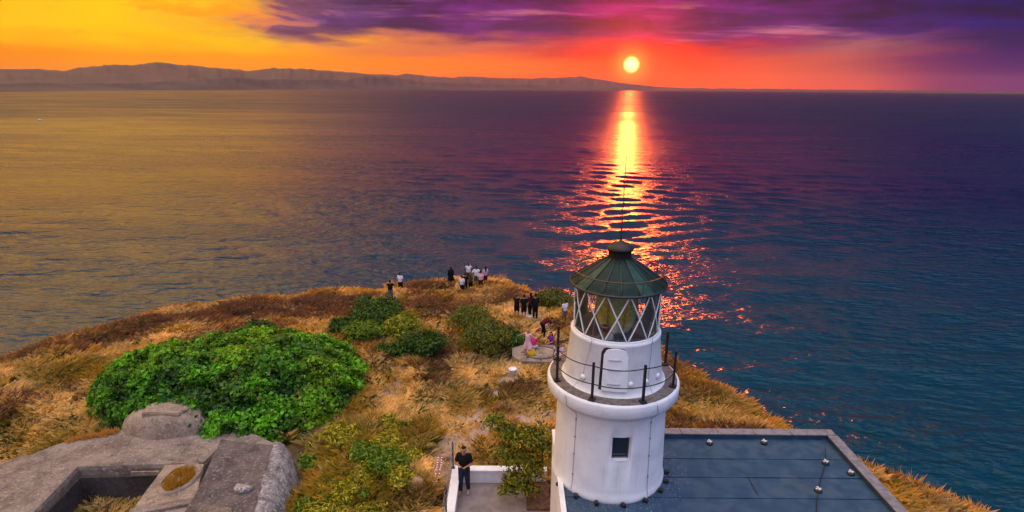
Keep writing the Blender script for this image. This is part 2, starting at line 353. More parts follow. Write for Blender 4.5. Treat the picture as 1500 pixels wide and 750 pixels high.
def ground(X, Y, fine=True):
    X = np.asarray(X, float); Y = np.asarray(Y, float)
    t = np.maximum(0, Y - 18); z = -.4 - .02 * t - .003 * t * t
    z = z - .003 * np.maximum(0, -X - 12) ** 2 - .02 * np.maximum(0, X - 8) ** 2
    z = z - 1.0 * sst(-X, 5.6, 8.0) * sst(-Y, -22.5, -19.5)                      # ground falls away round the bunker
    z = z - .25 * sst(-Y, -19.5, -18.0) * sst(X, -3, -2)
    z = z - .55 * sst(X, -16.2, -15.6) * sst(-X, 12.1, 12.5) * sst(-Y, -18.3, -17.9)     # pit of the bunker
    sd_ = sdist(X, Y)
    amp = sst(sd_, -3, 3) * .55 + .45
    z = z + amp * ((N1.fbm(X * .16, Y * .16, 3) - .5) * .9 + ((N2.fbm(X * .6, Y * .6, 3) - .5) * .55 + (N4.fbm(X * 1.3, Y * 1.3, 2) - .5) * .30) * (np.maximum(Y, 0) > 17.5))
    z = z - .25 * sst(2.5 - sd_, 0, 2.5)
    o = np.maximum(0, -sd_)
    cliff = 1.05 * o + .5 * (np.sqrt(o * o + 1.5) - 1.22) + o * .35 * (N3.fbm(X * .25, Y * .25, 3) - .5)
    z = z - cliff
    return np.maximum(z, SEA_Z - 3)
# the fine bump above is faded out under the terrace and the building
gx = np.arange(-46, 40.01, .34); gy = np.arange(-14, 74.01, .34)
GX, GY = np.meshgrid(gx, gy); GZ = ground(GX, GY); GSD = sdist(GX, GY)

def path_mask(X, Y):
    P = [(-2.4, 18.2), (-1.2, 21.0), (-.8, 24.4), (.3, 26.6), (-.6, 27.2), (3.1, 30.0), (2.2, 33.0), (1.0, 36.2), (-1.6, 40.5), (-3.4, 45.5), (-6.5, 44.5), (-9.0, 42.5)]; d = np.full(X.shape, 1e9)
    for (ax, ay), (bx, by) in zip(P[:-1], P[1:]):
        t = np.clip(((X - ax) * (bx - ax) + (Y - ay) * (by - ay)) / ((bx - ax) ** 2 + (by - ay) ** 2), 0, 1); d = np.minimum(d, np.hypot(X - ax - t * (bx - ax), Y - ay - t * (by - ay)))
    w = .42 + .5 * (N2.fbm(X * .7, Y * .7, 3) - .5); return sst(w + .25 - d, 0, .3)
def patches(X, Y):
    """weights of the different ground covers"""
    n = N1.fbm(X * .22 + 5, Y * .22, 4); n2 = N2.fbm(X * .55, Y * .55 + 9, 4); n3 = N3.fbm(X * 1.7, Y * 1.7, 3)
    brown = np.clip(.0 + 1.2 * gauss(X, Y, -17, 38, 5.5, 2.6, .5) + 1.25 * gauss(X, Y, -25, 31, 5.5, 1.8, .62) + .9 * gauss(X, Y, -6.5, 38.5, 5, 1.6) + .8 * gauss(X, Y, -11.5, 37, 4, 2.5)
                    + .75 * gauss(X, Y, -1.0, 43, 3, 1.2) + .85 * sst(n2, .52, .64), 0, 1) * sst(n3 * .5 + n * .5, .2, .5)
    bare = np.clip(1.0 * gauss(X, Y, .2, 21.6, 2.6, 2.0) + 1.0 * gauss(X, Y, 2.5, 32.5, 1.2, 3.5, -.1) + .8 * gauss(X, Y, 1.2, 36.5, 2.2, .8) + .8 * gauss(X, Y, -9.5, 27.0, 1.7, .7) + .65 * gauss(X, Y, -3, 25, 4, 1.0, .3)
                   + .7 * gauss(X, Y, -22.5, 24.0, 2.6, 1.0) + 1.1 * path_mask(X, Y) + .7 * gauss(X, Y, -2.55, 18.6, .4, 3) + .35 * sst(n, .56, .7), 0, 1)
    green = np.clip(1.3 * gauss(X, Y, -5.8, 17.2, 2.4, 3.6) + .9 * gauss(X, Y, -21.5, 26.5, 3.5, 1.8) + .75 * gauss(X, Y, -1.4, 23.4, 1.8, .7) + .9 * gauss(X, Y, -1.0, 18.4, 1.6, .8)
                    + .75 * gauss(X, Y, -18.5, 20.5, 3, 1.4) + .35 * gauss(X, Y, 10, 23, 4, 2) + .5 * gauss(X, Y, -3.5, 20.5, 1.6, 1.6) + .5 * gauss(X, Y, 3.6, 38.5, 1.6, 1.4), 0, 1) * sst(n2, .28, .5)
    return brown, bare, green, n, n2, n3
def ground_colour(X, Y):
    br, ba, gr, n, n2, n3 = patches(X, Y)
    L = lambda a, b, t: a + (b - a) * t[:, None]
    straw = L(np.array([[.24, .135, .05]]), np.array([[.14, .072, .032]]), n3)
    c_ = L(straw, np.array([[.10, .05, .038]]), br)
    c_ = L(c_, np.array([[.42, .28, .19]]), ba * .9)
    c_ = L(c_, np.array([[.17, .135, .02]]), gr * .7)
    return c_ * (.75 + .5 * N4.fbm(X * 3, Y * 3, 2))[:, None]
def ground_mat():
    m = bpy.data.materials.new('headland_soil'); m.use_nodes = True; t = NT(m.node_tree); b = t.n['Principled BSDF']
    co = t.node('ShaderNodeTexCoord').outputs['Object']; a = t.node('ShaderNodeAttribute', attribute_name='Col').outputs['Color']
    f = t.noise(co, 5, 6, .65)
    geo = t.node('ShaderNodeNewGeometry'); sx = t.node('ShaderNodeSeparateXYZ'); t.put(sx.inputs[0], geo.outputs['Normal'])
    c_ = t.vm('MULTIPLY', a, t.rng(f, .25, .75, .55, 1.4))
    t.put(b.inputs['Base Color'], c_); b.inputs['Roughness'].default_value = .95; b.inputs['Specular IOR Level'].default_value = .15
    bn = t.node('ShaderNodeBump'); bn.inputs['Distance'].default_value = .10; t.put(bn.inputs['Height'], t.noise(co, 3.2, 6, .65)); t.l.new(bn.outputs[0], b.inputs['Normal'])
    return m
ny, nx = GX.shape
verts = np.stack([GX, GY, GZ], -1).reshape(-1, 3)
idx = np.arange(ny * nx).reshape(ny, nx)
quads = np.stack([idx[:-1, :-1], idx[:-1, 1:], idx[1:, 1:], idx[1:, :-1]], -1).reshape(-1, 4)
gc = ground_colour(verts[:, 0], verts[:, 1])
rocky = sst(-GSD.ravel(), 2.0, 9.0)[:, None]
gc = gc * (1 - rocky) + np.array([[.2, .15, .11]]) * rocky * (.6 + .8 * N2.fbm(verts[:, 0] * .8, verts[:, 2] * .8, 3))[:, None]
o = link('ground', np_mesh('ground', verts, quads, gc), ground_mat(), smooth=True); tag(o, kind='structure')

# ------------------------------------------------------------------ the sea
def sea_mat():
    m = bpy.data.materials.new('sea_water'); m.use_nodes = True; t = NT(m.node_tree); b = t.n['Principled BSDF']
    co = t.node('ShaderNodeTexCoord').outputs['Object']
    wind = t.noise(t.mapping(co, (.0022, .0075, 1), (0, 0, R(6))), 1, 4, .55)
    wind2 = t.noise(t.mapping(co, (.012, .03, 1), (0, 0, R(-14)), (40, 3, 0)), 1, 3, .5)
    swell = t.noise(t.mapping(co, (.018, .075, 1), (0, 0, R(12))), 1, 3, .5, dist=.3)
    swell2 = t.noise(t.mapping(co, (.05, .17, 1), (0, 0, R(-9))), 1, 3, .5, dist=.4)
    chop = t.noise(t.mapping(co, (.26, .60, 1), (0, 0, R(14))), 1, 2, .5)
    rip = t.noise(t.mapping(co, (.62, 1.25, 1), (0, 0, R(-16))), 1, 3, .55)
    ridge_ = lambda v: t.m('SUBTRACT', 1.0, t.m('ABSOLUTE', t.m('SUBTRACT', t.m('MULTIPLY', v, 2.), 1.)))
    wm = t.m('ADD', t.m('MULTIPLY', wind, .7), t.m('MULTIPLY', wind2, .3))
    k = t.rng(wm, .42, .58, .6, 1.25)
    h = t.m('ADD', t.m('MULTIPLY', swell, .9), t.m('MULTIPLY', ridge_(swell2), .9))
    h = t.m('ADD', h, t.m('MULTIPLY', k, t.m('ADD', t.m('MULTIPLY', chop, 1.5), t.m('MULTIPLY', rip, .62))))
    bn = t.node('ShaderNodeBump'); bn.inputs['Strength'].default_value = 1; bn.inputs['Distance'].default_value = 1.0
    t.put(bn.inputs['Height'], h); t.l.new(bn.outputs[0], b.inputs['Normal'])
    ln = t.vm('LENGTH', t.vm('SUBTRACT', co, (-2., 35., 0.)))
    deep = t.mix(t.sstep(ln, 40, 330), (.001, .036, .060), (.001, .007, .038))
    t.put(b.inputs['Base Color'], deep)
    t.put(b.inputs['Roughness'], t.m('ADD', t.rng(ln, 100, 1400, .19, .50), t.rng(wm, .42, .58, -.05, .04)))
    b.inputs['IOR'].default_value = 1.33; b.inputs['Specular IOR Level'].default_value = .28
    return m
def build_sea():
    """one sheet round the headland, finer towards the shore, with real waves where the mesh can carry them"""
    rings = [26.]
    while rings[-1] < 3600: rings.append(rings[-1] * 1.0112 + .05)
    rings += [4500, 6000, 9000, 14000, 22000]; rings = np.array(rings)
    ang_ = np.radians(np.concatenate([np.arange(-60, 60, .215), np.arange(60, 300, 4.)]))
    Rr, Aa = np.meshgrid(rings, ang_, indexing='ij'); X = Rr * np.sin(Aa); Y = Rr * np.cos(Aa)
    dr = np.gradient(rings)[:, None]; dl = np.maximum(dr * .75, Rr * np.radians(.215))
    rg = np.random.default_rng(12); Z = np.zeros_like(X); front = np.cos(Aa) > .4
    gust = .55 + .9 * sst(N1.fbm(X * .006 + 50, Y * .014 + 20, 4), .32, .66)
    lee = .70 + .5 * sst(-X, -70, 240)                   # the headland shelters the water to the right
    for i in range(64):
        lam = 3.2 * (14.0 ** (i / 63.)); d = np.radians(-90 - 16 + rg.normal() * (34 if lam < 12 else 22)); k = 2 * np.pi / lam
        fade = np.clip((lam / dl - 2.6) / 3.0, 0, 1)
        amp = .0125 * lam ** .45 * (gust if lam < 18 else .5) * (1 + .55 * math.exp(-(math.log(lam / 10.) / .5) ** 2))
        ph = k * (X * np.cos(d) + Y * np.sin(d)) + rg.random() * 6.283 + .5 * (N2.fbm(X / lam * .16 + i, Y / lam * .16, 2) - .5)
        Z += amp * fade * (2 * ((1 + np.sin(ph)) * .5) ** 1.6 - .85)
    Z *= front * lee
    V = np.stack([X, Y, Z], -1).reshape(-1, 3); m, n = X.shape; ii = np.arange(m * n).reshape(m, n); jj = np.roll(ii, -1, 1)
    Q = np.stack([ii[:-1], ii[1:], jj[1:], jj[:-1]], -1).reshape(-1, 4)
    return np_mesh('sea', V, Q[:, ::-1].copy())
o = link('sea', build_sea(), sea_mat(), smooth=True); o.location = (0, 0, SEA_Z); tag(o, kind='structure')
if o.data.polygons[len(o.data.polygons) // 2].normal.z < 0: o.data.flip_normals()

# ------------------------------------------------------------------ far mountains and coast
def ridge(name, pts, dist, depth, seed, mat_, rough=.12, n=420):
    vn = VN(seed); az_ = np.linspace(pts[0][0], pts[-1][0], n)
    e_ = np.interp(az_, [p[0] for p in pts], [p[1] for p in pts]); D = dist(az_)
    H = D * np.tan(np.radians(e_)) + CAM_Z - SEA_Z
    H = np.maximum(H * (1 + rough * (vn.fbm(az_ * 1.1, az_ * 0 + .5, 5, .55) - .5) * 2), 2)
    rows = []
    for s_, f in ((-1, -.02), (-.72, .16), (-.5, .38), (-.3, .62), (-.14, .86), (0, 1), (.3, .7), (.65, .35), (1, -.02)):
        d_ = D + depth * s_; j = (vn.fbm(az_ * 2.3 + 7, np.full_like(az_, s_ * 3), 4) - .5)
        hh = np.where(f > 0, H * f * (1 + (j * .7 if abs(s_) > .01 else 0)), -6.)
        rows.append(np.stack([d_ * np.sin(np.radians(az_)), d_ * np.cos(np.radians(az_)), SEA_Z + hh], -1))
    V = np.concatenate(rows); ii = np.arange(len(rows) * n).reshape(len(rows), n)
    Q = np.stack([ii[:-1, :-1], ii[:-1, 1:], ii[1:, 1:], ii[1:, :-1]], -1).reshape(-1, 4)
    o_ = link(name, np_mesh(name, V, Q), mat_, smooth=True); tag(o_, kind='structure'); return o_
M_HILL = mat('hill_scrub', (.040, .026, .034), .95, 0, .002, col2=(.024, .017, .024))
ridge('mountains', [(-50, 1.0), (-45, .9), (-40.2, .95), (-38, 1.0), (-36.6, .93), (-35, 1.22), (-33.5, 1.42), (-31.5, 1.52), (-30.2, 1.66), (-28.8, 1.58), (-27, 1.46), (-25.3, 1.36), (-23.5, 1.18), (-21.5, 1.45), (-19.2, 1.42), (-17.5, 1.3),
                    (-15.8, 1.22), (-13.5, 1.1), (-11.5, .98), (-9.7, 1.12), (-8.2, .98), (-6, .84), (-4, .98), (-2, .88), (1, .8), (3.5, .92), (6.5, 1.02), (8.5, .7), (11, .4), (13, .2), (16, .05)],
      lambda a: 17000 + 0 * a, 3500, 21, M_HILL, .10)
ridge('coastal_hills', [(-52, .05), (-45, .02), (-40.3, -.05), (-38, .05), (-36, -.02), (-32, .12), (-29, .3), (-26, .52), (-24.5, .6), (-22, .5), (-20.5, .56), (-18.5, .5), (-16, .55), (-13.5, .86), (-11.8, .9), (-10, .66), (-8.4, .42), (-5, .38), (-2, .32), (1, .28), (4, .16), (7, .1), (10, .05)],
      lambda a: np.interp(a, [-52, -40, -25, -12, 4, 12], [4300, 5000, 7000, 9300, 11500, 12500]), 900, 22, M_HILL, .10)
ridge('far_coast', [(8, .05), (12, .1), (16, .08), (24, .06), (34, .05), (46, .04)], lambda a: 19000 + 0 * a, 1500, 23, M_HILL, .3)

# ------------------------------------------------------------------ haze
M_HAZE = bpy.data.materials.new('haze_air'); M_HAZE.use_nodes = True
t = NT(M_HAZE.node_tree); t.n.remove(t.n['Principled BSDF'])
pv = t.node('ShaderNodeVolumePrincipled'); pv.inputs['Color'].default_value = (.95, .76, .72, 1); pv.inputs['Density'].default_value = 1.1e-5; pv.inputs['Anisotropy'].default_value = .62
t.l.new(pv.outputs[0], t.n['Material Output'].inputs['Volume'])
bm = bmesh.new(); box(bm, (0, 0, 255), (47000, 47000, 590))
o = bmobj('haze', bm, M_HAZE); tag(o, 'thin sunset haze over the whole bay', 'haze', kind='stuff')
#STAGE2
gz = lambda x, y: float(ground(np.array([x]), np.array([y]))[0])

# ------------------------------------------------------------------ flat-roofed building
BX0, BX1, BY0, BY1, RZ = 1.30, 9.88, 2.0, 15.72, 2.75
bld = empty('flat_roofed_building', (0, 0, 0)); tag(bld, 'white flat-roofed building with blue-grey felt roof at the foot of the lighthouse', 'building')
bm = bmesh.new(); box(bm, ((BX0 + BX1) / 2, (BY0 + BY1) / 2, (RZ - .06 - 1.4) / 2), (BX1 - BX0, BY1 - BY0, RZ - .06 + 1.4)); bmobj('wall', bm, M_WHITE, bld)
seams = [15.44, 14.52, 13.69, 12.85, 12.0, 11.1, 10.2, 9.3, 8.4, 7.5, 6.6, 5.7, 4.8, 3.9, 3.0, 2.2]
for k in range(len(seams) - 1):                      # lapped felt sheets, each one's edge over its neighbour
    y1, y0 = seams[k], seams[k + 1]; bm = bmesh.new(); xa, xb = BX0 + .13, BX1 - .22; nseg = 14
    top = []
    for j in range(nseg + 1):
        x = xa + (xb - xa) * j / nseg; w_ = .010 * (N2(np.array([x * 1.3]), np.array([k * 3.1]))[0] - .5)
        top.append([bm.verts.new((x, y, RZ + z_ + w_)) for y, z_ in ((y0 - .07, .016), (y0 - .069, .024), (y0 + .05, .020), (y1 - .08, .006), (y1, .004))])
    for a, b_ in zip(top[:-1], top[1:]):
        for i in range(4): bm.faces.new((a[i], b_[i], b_[i + 1], a[i + 1]))
    bmobj('felt_sheet', bm, M_ROOFING, bld)
bm = bmesh.new(); box(bm, ((BX0 + BX1) / 2, (BY0 + BY1) / 2, RZ - .03), (BX1 - BX0 - .02, BY1 - BY0 - .02, .055)); bmobj('roof_slab', bm, M_ROOFING, bld)
bm = bmesh.new(); box(bm, ((4.1 + BX1) / 2, BY1 - .13, RZ + .07), (BX1 - 4.1, .22, .15)); box(bm, (BX1 - .11, (BY0 + BY1) / 2 - .14, RZ + .07), (.2, BY1 - BY0 - .28, .15)); bmobj('parapet', bm, M_ROOFING, bld)
x = 4.1
while x < BX1 - .05:                                 # coping pieces
    w_ = min(1.12, BX1 - x + .03); bm = bmesh.new(); box(bm, (x + w_ / 2, BY1 - .12, RZ + .165), (w_ - .012, .30, .04), 0, .008); bmobj('coping_piece', bm, M_COPING, bld); x += 1.12
y = BY1 - .30
while y > BY0 + .2:
    bm = bmesh.new(); box(bm, (BX1 - .10, y - .62, RZ + .166), (.30, 1.228, .04), 0, .008); bmobj('coping_piece', bm, M_COPING, bld); y -= 1.24
bm = bmesh.new(); box(bm, (BX0 + .05, (BY0 + BY1) / 2, RZ + .05), (.14, BY1 - BY0 + .02, .13), 0, .01); bmobj('roof_kerb', bm, M_WHITE, bld)
M_CLAMPW = mat('clamp_pad', (.55, .52, .5), .7, .3, 20)
clamps = [(5.98, 15.18), (7.64, 15.23), (8.99, 14.26), (9.45, 13.8), (8.18, 13.07), (9.3, 11.6)]
for x, y in clamps:                                  # weighted holders of the lightning cable
    c_ = bmobj('cable_clamp', (lambda b: (lathe(b, [(0, .03), (.10, .03), (.10, .055), (.075, .085), (.03, .1), (0, .1)], 12), b)[1])(bmesh.new()), M_BLACK, bld, True); c_.location = (x, y, RZ)
    b2 = bmesh.new(); box(b2, (0, 0, .10), (.15, .05, .022)); box(b2, (0, 0, .115), (.045, .15, .02)); bmobj('clip', b2, M_CLAMPW, c_)
bm = bmesh.new(); tube(bm, [(9.3, 14.9, RZ + .11), (8.99, 14.26, RZ + .10), (8.6, 13.7, RZ + .05), (8.18, 13.07, RZ + .10), (7.9, 12.6, RZ + .05), (7.7, 12.2, RZ + .05), (7.3, 11.3, RZ + .04)], .012, 6); bmobj('lightning_cable', bm, M_BLACK, bld)
bm = bmesh.new(); tube(bm, [(6.53, 13.66, RZ + .035), (6.51, 12.9, RZ + .035)], .010, 6); bmobj('patch_seam', bm, M_BLACK, bld)

# ------------------------------------------------------------------ lighthouse
LX, LY = 2.72, 14.05
lh = empty('lighthouse', (LX, LY, 0)); tag(lh, 'white round lighthouse with green conical lantern roof and balcony', 'lighthouse')
bm = bmesh.new()
prof = [(1.60, -1.2), (1.52, 2.70), (1.545, 2.78), (1.55, 2.84), (1.52, 2.92), (1.50, 3.05), (1.445, 5.06), (1.46, 5.12), (1.52, 5.17), (1.58, 5.24), (1.64, 5.28), (1.70, 5.31), (1.735, 5.36), (1.74, 5.62), (1.72, 5.66), (1.68, 5.68), (1.2, 5.69)]
WA, WZ0, WZ1, WH = R(-90 + 2.5), 3.97, 4.66, .165        # window opening: centre angle, sill, head, half-width angle
n = 96; rows = []
zs = sorted([p for p in prof] + [(1.50 - (WZ0 - 3.05) * .0274, WZ0), (1.50 - (WZ1 - 3.05) * .0274, WZ1)], key=lambda p: (p[1], -p[0]))
k0 = WA - WH; angs = sorted([2 * math.pi * k / n for k in range(n)]); base = [(a - math.pi) for a in angs]
base = [a for a in base if not (WA - WH - .02 < a < WA + WH + .02)] + [WA - WH, WA, WA + WH]; base.sort(); m_ = len(base)
for r_, z_ in zs: rows.append([bm.verts.new((r_ * math.cos(a), r_ * math.sin(a), z_)) for a in base])
for (A, Bq, z0, z1) in [(rows[i], rows[i + 1], zs[i][1], zs[i + 1][1]) for i in range(len(rows) - 1)]:
    for k in range(m_):
        k2 = (k + 1) % m_
        if z0 >= WZ0 - .001 and z1 <= WZ1 + .001 and WA - WH - .001 <= base[k] < WA + WH - .001: continue
        bm.faces.new((A[k], A[k2], Bq[k2], Bq[k]))
rw = 1.47; win = []
for sgn in (-1, 1):                                   # splayed reveals of the window
    for z_ in (WZ0, WZ1):
        a = WA + sgn * WH; rr_ = 1.50 - (z_ - 3.05) * .0274
        win.append((bm.verts.new((rr_ * math.cos(a), rr_ * math.sin(a), z_)), bm.verts.new((1.27 * math.cos(WA + sgn * WH * .98), 1.27 * math.sin(WA + sgn * WH * .98), z_ + (.03 if z_ == WZ0 else 0)))))
(l0, l0i), (l1, l1i), (r0, r0i), (r1, r1i) = win
for f in ((l0, l1, l1i, l0i), (r0, r0i, r1i, r1), (l0, l0i, r0i, r0), (l1, r1, r1i, l1i)): bm.faces.new(f)
bmesh.ops.remove_doubles(bm, verts=bm.verts[:], dist=.0005); bmesh.ops.recalc_face_normals(bm, faces=bm.faces[:])
tower = bmobj('tower', bm, M_WHITE, lh, True)
wn = empty('window', (0, 0, 0)); wn.parent = lh
cx_, cy_ = math.cos(WA), math.sin(WA); rot = WA + math.pi / 2
def wbox(bm, dx_, dz_, sx_, sz_, depth=.04, rad=1.30):
    p = Vector((rad * cx_, rad * cy_, 0)) + Vector((math.cos(rot), math.sin(rot), 0)) * dx_; box(bm, (p.x, p.y, dz_), (sx_, depth, sz_), rot)
bm = bmesh.new(); wbox(bm, 0, 4.32, .46, .70, .01, 1.275); bmobj('pane', bm, M_WINGLASS, wn)
bm = bmesh.new()
for d in (-.215, .215): wbox(bm, d, 4.32, .035, .70)
for z_ in (4.0, 4.645): wbox(bm, 0, z_, .40, .035)
bmobj('frame', bm, mat('window_frame', (.10, .10, .12), .6), wn)
bm = bmesh.new(); lathe(bm, [(1.25, 5.695), (1.67, 5.690), (1.67, 5.684)], 72); bmobj('gallery_deck', bm, M_DECK, lh, True)
# service drum under the lantern
bm = bmesh.new(); lathe(bm, [(1.37, 5.69), (1.33, 5.72), (1.285, 5.80), (1.265, 5.90), (1.15, 6.92), (1.165, 6.95), (1.165, 7.0), (1.12, 7.03), (1.06, 7.03), (1.04, 6.98), (1.04, 5.72)], 80); bmobj('lantern_wall', bm, M_WHITE, lh, True)
bm = bmesh.new(); lathe(bm, [(0, 5.72), (1.04, 5.72)], 48); bmobj('lantern_floor', bm, mat('lantern_floor_paint', (.45, .47, .5), .6, .2, 8), lh)
# hatch door on the drum, ajar, with arched head
door = empty('door', (0, 0, 0)); door.parent = lh
def drumr(z): return 1.265 - (z - 5.90) * (.115 / 1.02) if z > 5.9 else 1.275
def curved(bm, a0, a1, z0, z1, off, thick, arch=.16, n=12):
    fr, bk = [], []
    for i in range(n + 1):
        a = a0 + (a1 - a0) * i / n; s_ = (i / n - .5) * 2; zt = z1 - arch * (1 - math.sqrt(max(0, 1 - abs(s_) ** 2.6)))
        col = [(z0 + (zt - z0) * j / 6) for j in range(7)]
        fr.append([bm.verts.new(((drumr(z) + off + thick) * math.cos(a), (drumr(z) + off + thick) * math.sin(a), z)) for z in col])
        bk.append([bm.verts.new(((drumr(z) + off) * math.cos(a), (drumr(z) + off) * math.sin(a), z)) for z in col])
    for L_, fl in ((fr, 0), (bk, 1)):
        for i in range(n):
            for j in range(6):
                q = (L_[i][j], L_[i + 1][j], L_[i + 1][j + 1], L_[i][j + 1]); bm.faces.new(q[::-1] if fl else q)
    for i in range(n):
        for j in (0, 6): bm.faces.new((fr[i][j], fr[i + 1][j], bk[i + 1][j], bk[i][j]))
    for i in (0, n):
        for j in range(6): bm.faces.new((fr[i][j], fr[i][j + 1], bk[i][j + 1], bk[i][j]))
    bmesh.ops.recalc_face_normals(bm, faces=bm.faces[:])
DA0, DA1 = R(-90 - 24), R(-90 + 4)
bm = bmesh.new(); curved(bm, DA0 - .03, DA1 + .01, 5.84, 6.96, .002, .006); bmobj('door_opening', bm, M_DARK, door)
bm = bmesh.new(); curved(bm, DA0 + .035, DA1 + .03, 5.86, 6.93, .022, .04); bmobj('door_leaf', bm, M_WHITEMETAL, door, False)
for z_ in (6.05, 6.42, 6.66):
    bm = bmesh.new(); a = DA0 + .26; r_ = drumr(z_) + .085
    tube(bm, [(r_ * math.cos(a - .12), r_ * math.sin(a - .12), z_), (r_ * math.cos(a + .03), r_ * math.sin(a + .03), z_ + .005), (r_ * math.cos(a + .12), r_ * math.sin(a + .12), z_ + .012)], .016, 6); bmobj('handle', bm, mat('galvanised', (.5, .5, .54), .4, .2, 20), door)
for a_ in (10, 30, 52, -46):                          # round ventilators
    z_ = 6.02; a = R(-90 + a_); r_ = drumr(z_); bm = bmesh.new(); lathe(bm, [(.075, 0), (.075, .02), (.05, .055), (0, .065)], 14)
    v_ = bmobj('ventilator', bm, M_WHITEMETAL, lh, True); v_.location = (r_ * math.cos(a), r_ * math.sin(a), z_); v_.rotation_euler = (0, math.pi / 2, a)
# gallery railing
RAIL_R = 1.60
for k in range(8):
    a = R(-90 - 5 + 22.5 - 45 * k); p = (RAIL_R * math.cos(a), RAIL_R * math.sin(a)); bm = bmesh.new()
    box(bm, (p[0], p[1], 5.69 + .50), (.055, .055, 1.0), a); box(bm, (p[0], p[1], 5.715), (.17, .15, .05), a, .008); bmobj('railing_post', bm, M_BLACK, lh)
for z_, sag in ((6.12, .02), (6.60, .035)):
    bm = bmesh.new(); pts = []
    for k in range(96):
        a = 2 * math.pi * k / 96; ph = ((math.degrees(a) + 90 + 5 - 22.5) % 45) / 45; pts.append((RAIL_R * math.cos(a), RAIL_R * math.sin(a), z_ - sag * 4 * ph * (1 - ph)))
    tube(bm, pts, .013, 6, True); bmobj('rail', bm, M_BLACK, lh, True)
# lantern glazing
GZ0, GZ1, GR = 7.04, 8.26, 1.085
def gp(a, z, r=GR): return Vector((r * math.cos(a), r * math.sin(a), z))
A0 = R(-90 + 5.5); ST = R(30)
for z_, rr_ in ((7.045, .03), (8.27, .028)):
    bm = bmesh.new(); tube(bm, [gp(2 * math.pi * k / 72, z_) for k in range(72)], rr_, 8, True); bmobj('glazing_ring', bm, M_WHITEMETAL, lh, True)
def bar_mesh(sgn):
    bm = bmesh.new(); tube(bm, [gp(sgn * ST * j / 8, GZ0 + (GZ1 - GZ0) * j / 8, GR + .004 * sgn) for j in range(9)], .019, 6)
    me = bpy.data.meshes.new('lattice_bar'); bm.to_mesh(me); bm.free(); me.polygons.foreach_set('use_smooth', [True] * len(me.polygons)); return me
for sgn in (1, -1):
    me = bar_mesh(sgn)
    for k in range(12):
        o = link('lattice_bar', me, M_WHITEMETAL, lh); o.rotation_euler = (0, 0, A0 + k * ST)
ZM = (GZ0 + GZ1) / 2; gi = GR - .012
def pane_mesh(kind):
    a = ST / 2
    if kind == 0: v = [gp(0, GZ0, gi), gp(a, ZM, gi), gp(0, GZ1, gi), gp(-a, ZM, gi)]; f = [(0, 1, 2), (0, 2, 3)]
    elif kind == 1: v = [gp(0, GZ1, gi), gp(a, ZM, gi), gp(2 * a, GZ1, gi)]; f = [(0, 1, 2)]
    else: v = [gp(0, GZ0, gi), gp(2 * a, GZ0, gi), gp(a, ZM, gi)]; f = [(0, 1, 2)]
    me = bpy.data.meshes.new('glass_pane'); me.from_pydata([tuple(q) for q in v], [], f); me.update(); return me
for kind in range(3):
    me = pane_mesh(kind)
    for k in range(12):
        o = link('glass_pane', me, M_GLASS, lh); o.rotation_euler = (0, 0, A0 + k * ST)
# lantern roof: sixteen sheet panels with standing seams
NP = 16; RE, ZE, RT, ZT = 1.205, 8.27, .27, 8.92
def panel_mesh():
    bm = bmesh.new(); a = math.pi / NP; rows = []
    for i in range(6):
        t_ = i / 5; r_ = RE + (RT - RE) * t_; z_ = ZE + (ZT - ZE) * (t_ ** .96)
        rows.append([bm.verts.new((r_ * math.cos(q), r_ * math.sin(q), z_ + (.006 if abs(q) < a * .5 else 0))) for q in (-a, -a * .4, a * .4, a)])
    for A, Bq in zip(rows[:-1], rows[1:]):
        for k in range(3): bm.faces.new((A[k], A[k + 1], Bq[k + 1], Bq[k]))
    me = bpy.data.meshes.new('roof_panel'); bm.to_mesh(me); bm.free(); return me
def seam_mesh():
    bm = bmesh.new(); tube(bm, [((RE + (RT - RE) * i / 5), 0, ZE + (ZT - ZE) * ((i / 5) ** .96) + .012) for i in range(6)], .016, 5)
    me = bpy.data.meshes.new('roof_seam'); bm.to_mesh(me); bm.free(); return me
pm, sm = panel_mesh(), seam_mesh(); pm2 = pm.copy()
M_COPPER2 = mat('worn_roof_metal', (.008, .058, .040), .5, 0, 4, .004, 20, spec=.3, col2=(.004, .03, .022))
M_SEAM = mat('roof_seam_metal', (.02, .022, .018), .5)
for k in range(NP):
    o = link('roof_panel', pm2 if k in (3, 9, 13) else pm, M_COPPER2 if k in (3, 9, 13) else M_COPPER, lh); o.rotation_euler = (0, 0, R(5 + 22.5 * k))
    o = link('roof_seam', sm, M_SEAM, lh, True); o.rotation_euler = (0, 0, R(5 + 22.5 * (k + .5)))
bm = bmesh.new(); lathe(bm, [(1.10, 8.24), (1.215, 8.235), (1.235, 8.25), (1.235, 8.285), (1.205, 8.30)], 64); bmobj('eaves_ring', bm, M_SEAM, lh, True)
bm = bmesh.new(); lathe(bm, [(1.2, 8.262), (0, 8.42)], 48); bmobj('soffit', bm, M_WHITEMETAL, lh)
bm = bmesh.new(); lathe(bm, [(.285, 8.86), (.285, 9.08), (.30, 9.10), (.335, 9.13), (.335, 9.16), (.30, 9.21), (.22, 9.27), (.12, 9.315), (.04, 9.335), (.04, 9.36), (0, 9.37)], 40); bmobj('roof_vent', bm, M_VENT, lh, True)
bm = bmesh.new(); tube(bm, [gp(2 * math.pi * k / 64, 8.60, 1.14) for k in range(64)], .016, 6, True)
bmobj('roof_hand_ring', bm, M_BRONZE, lh, True)
for k in range(8):
    a = R(20 + 45 * k); bm = bmesh.new(); tube(bm, [gp(a, 8.31, 1.14), gp(a, 8.60, 1.14)], .012, 6); bmobj('ring_stay', bm, M_BRONZE, lh)
bm = bmesh.new(); tube(bm, [(0, 0, 9.35), (0, 0, 10.2), (.005, 0, 11.45)], [.017, .013, .008], 6); bmobj('lightning_rod', bm, M_VENT, lh)
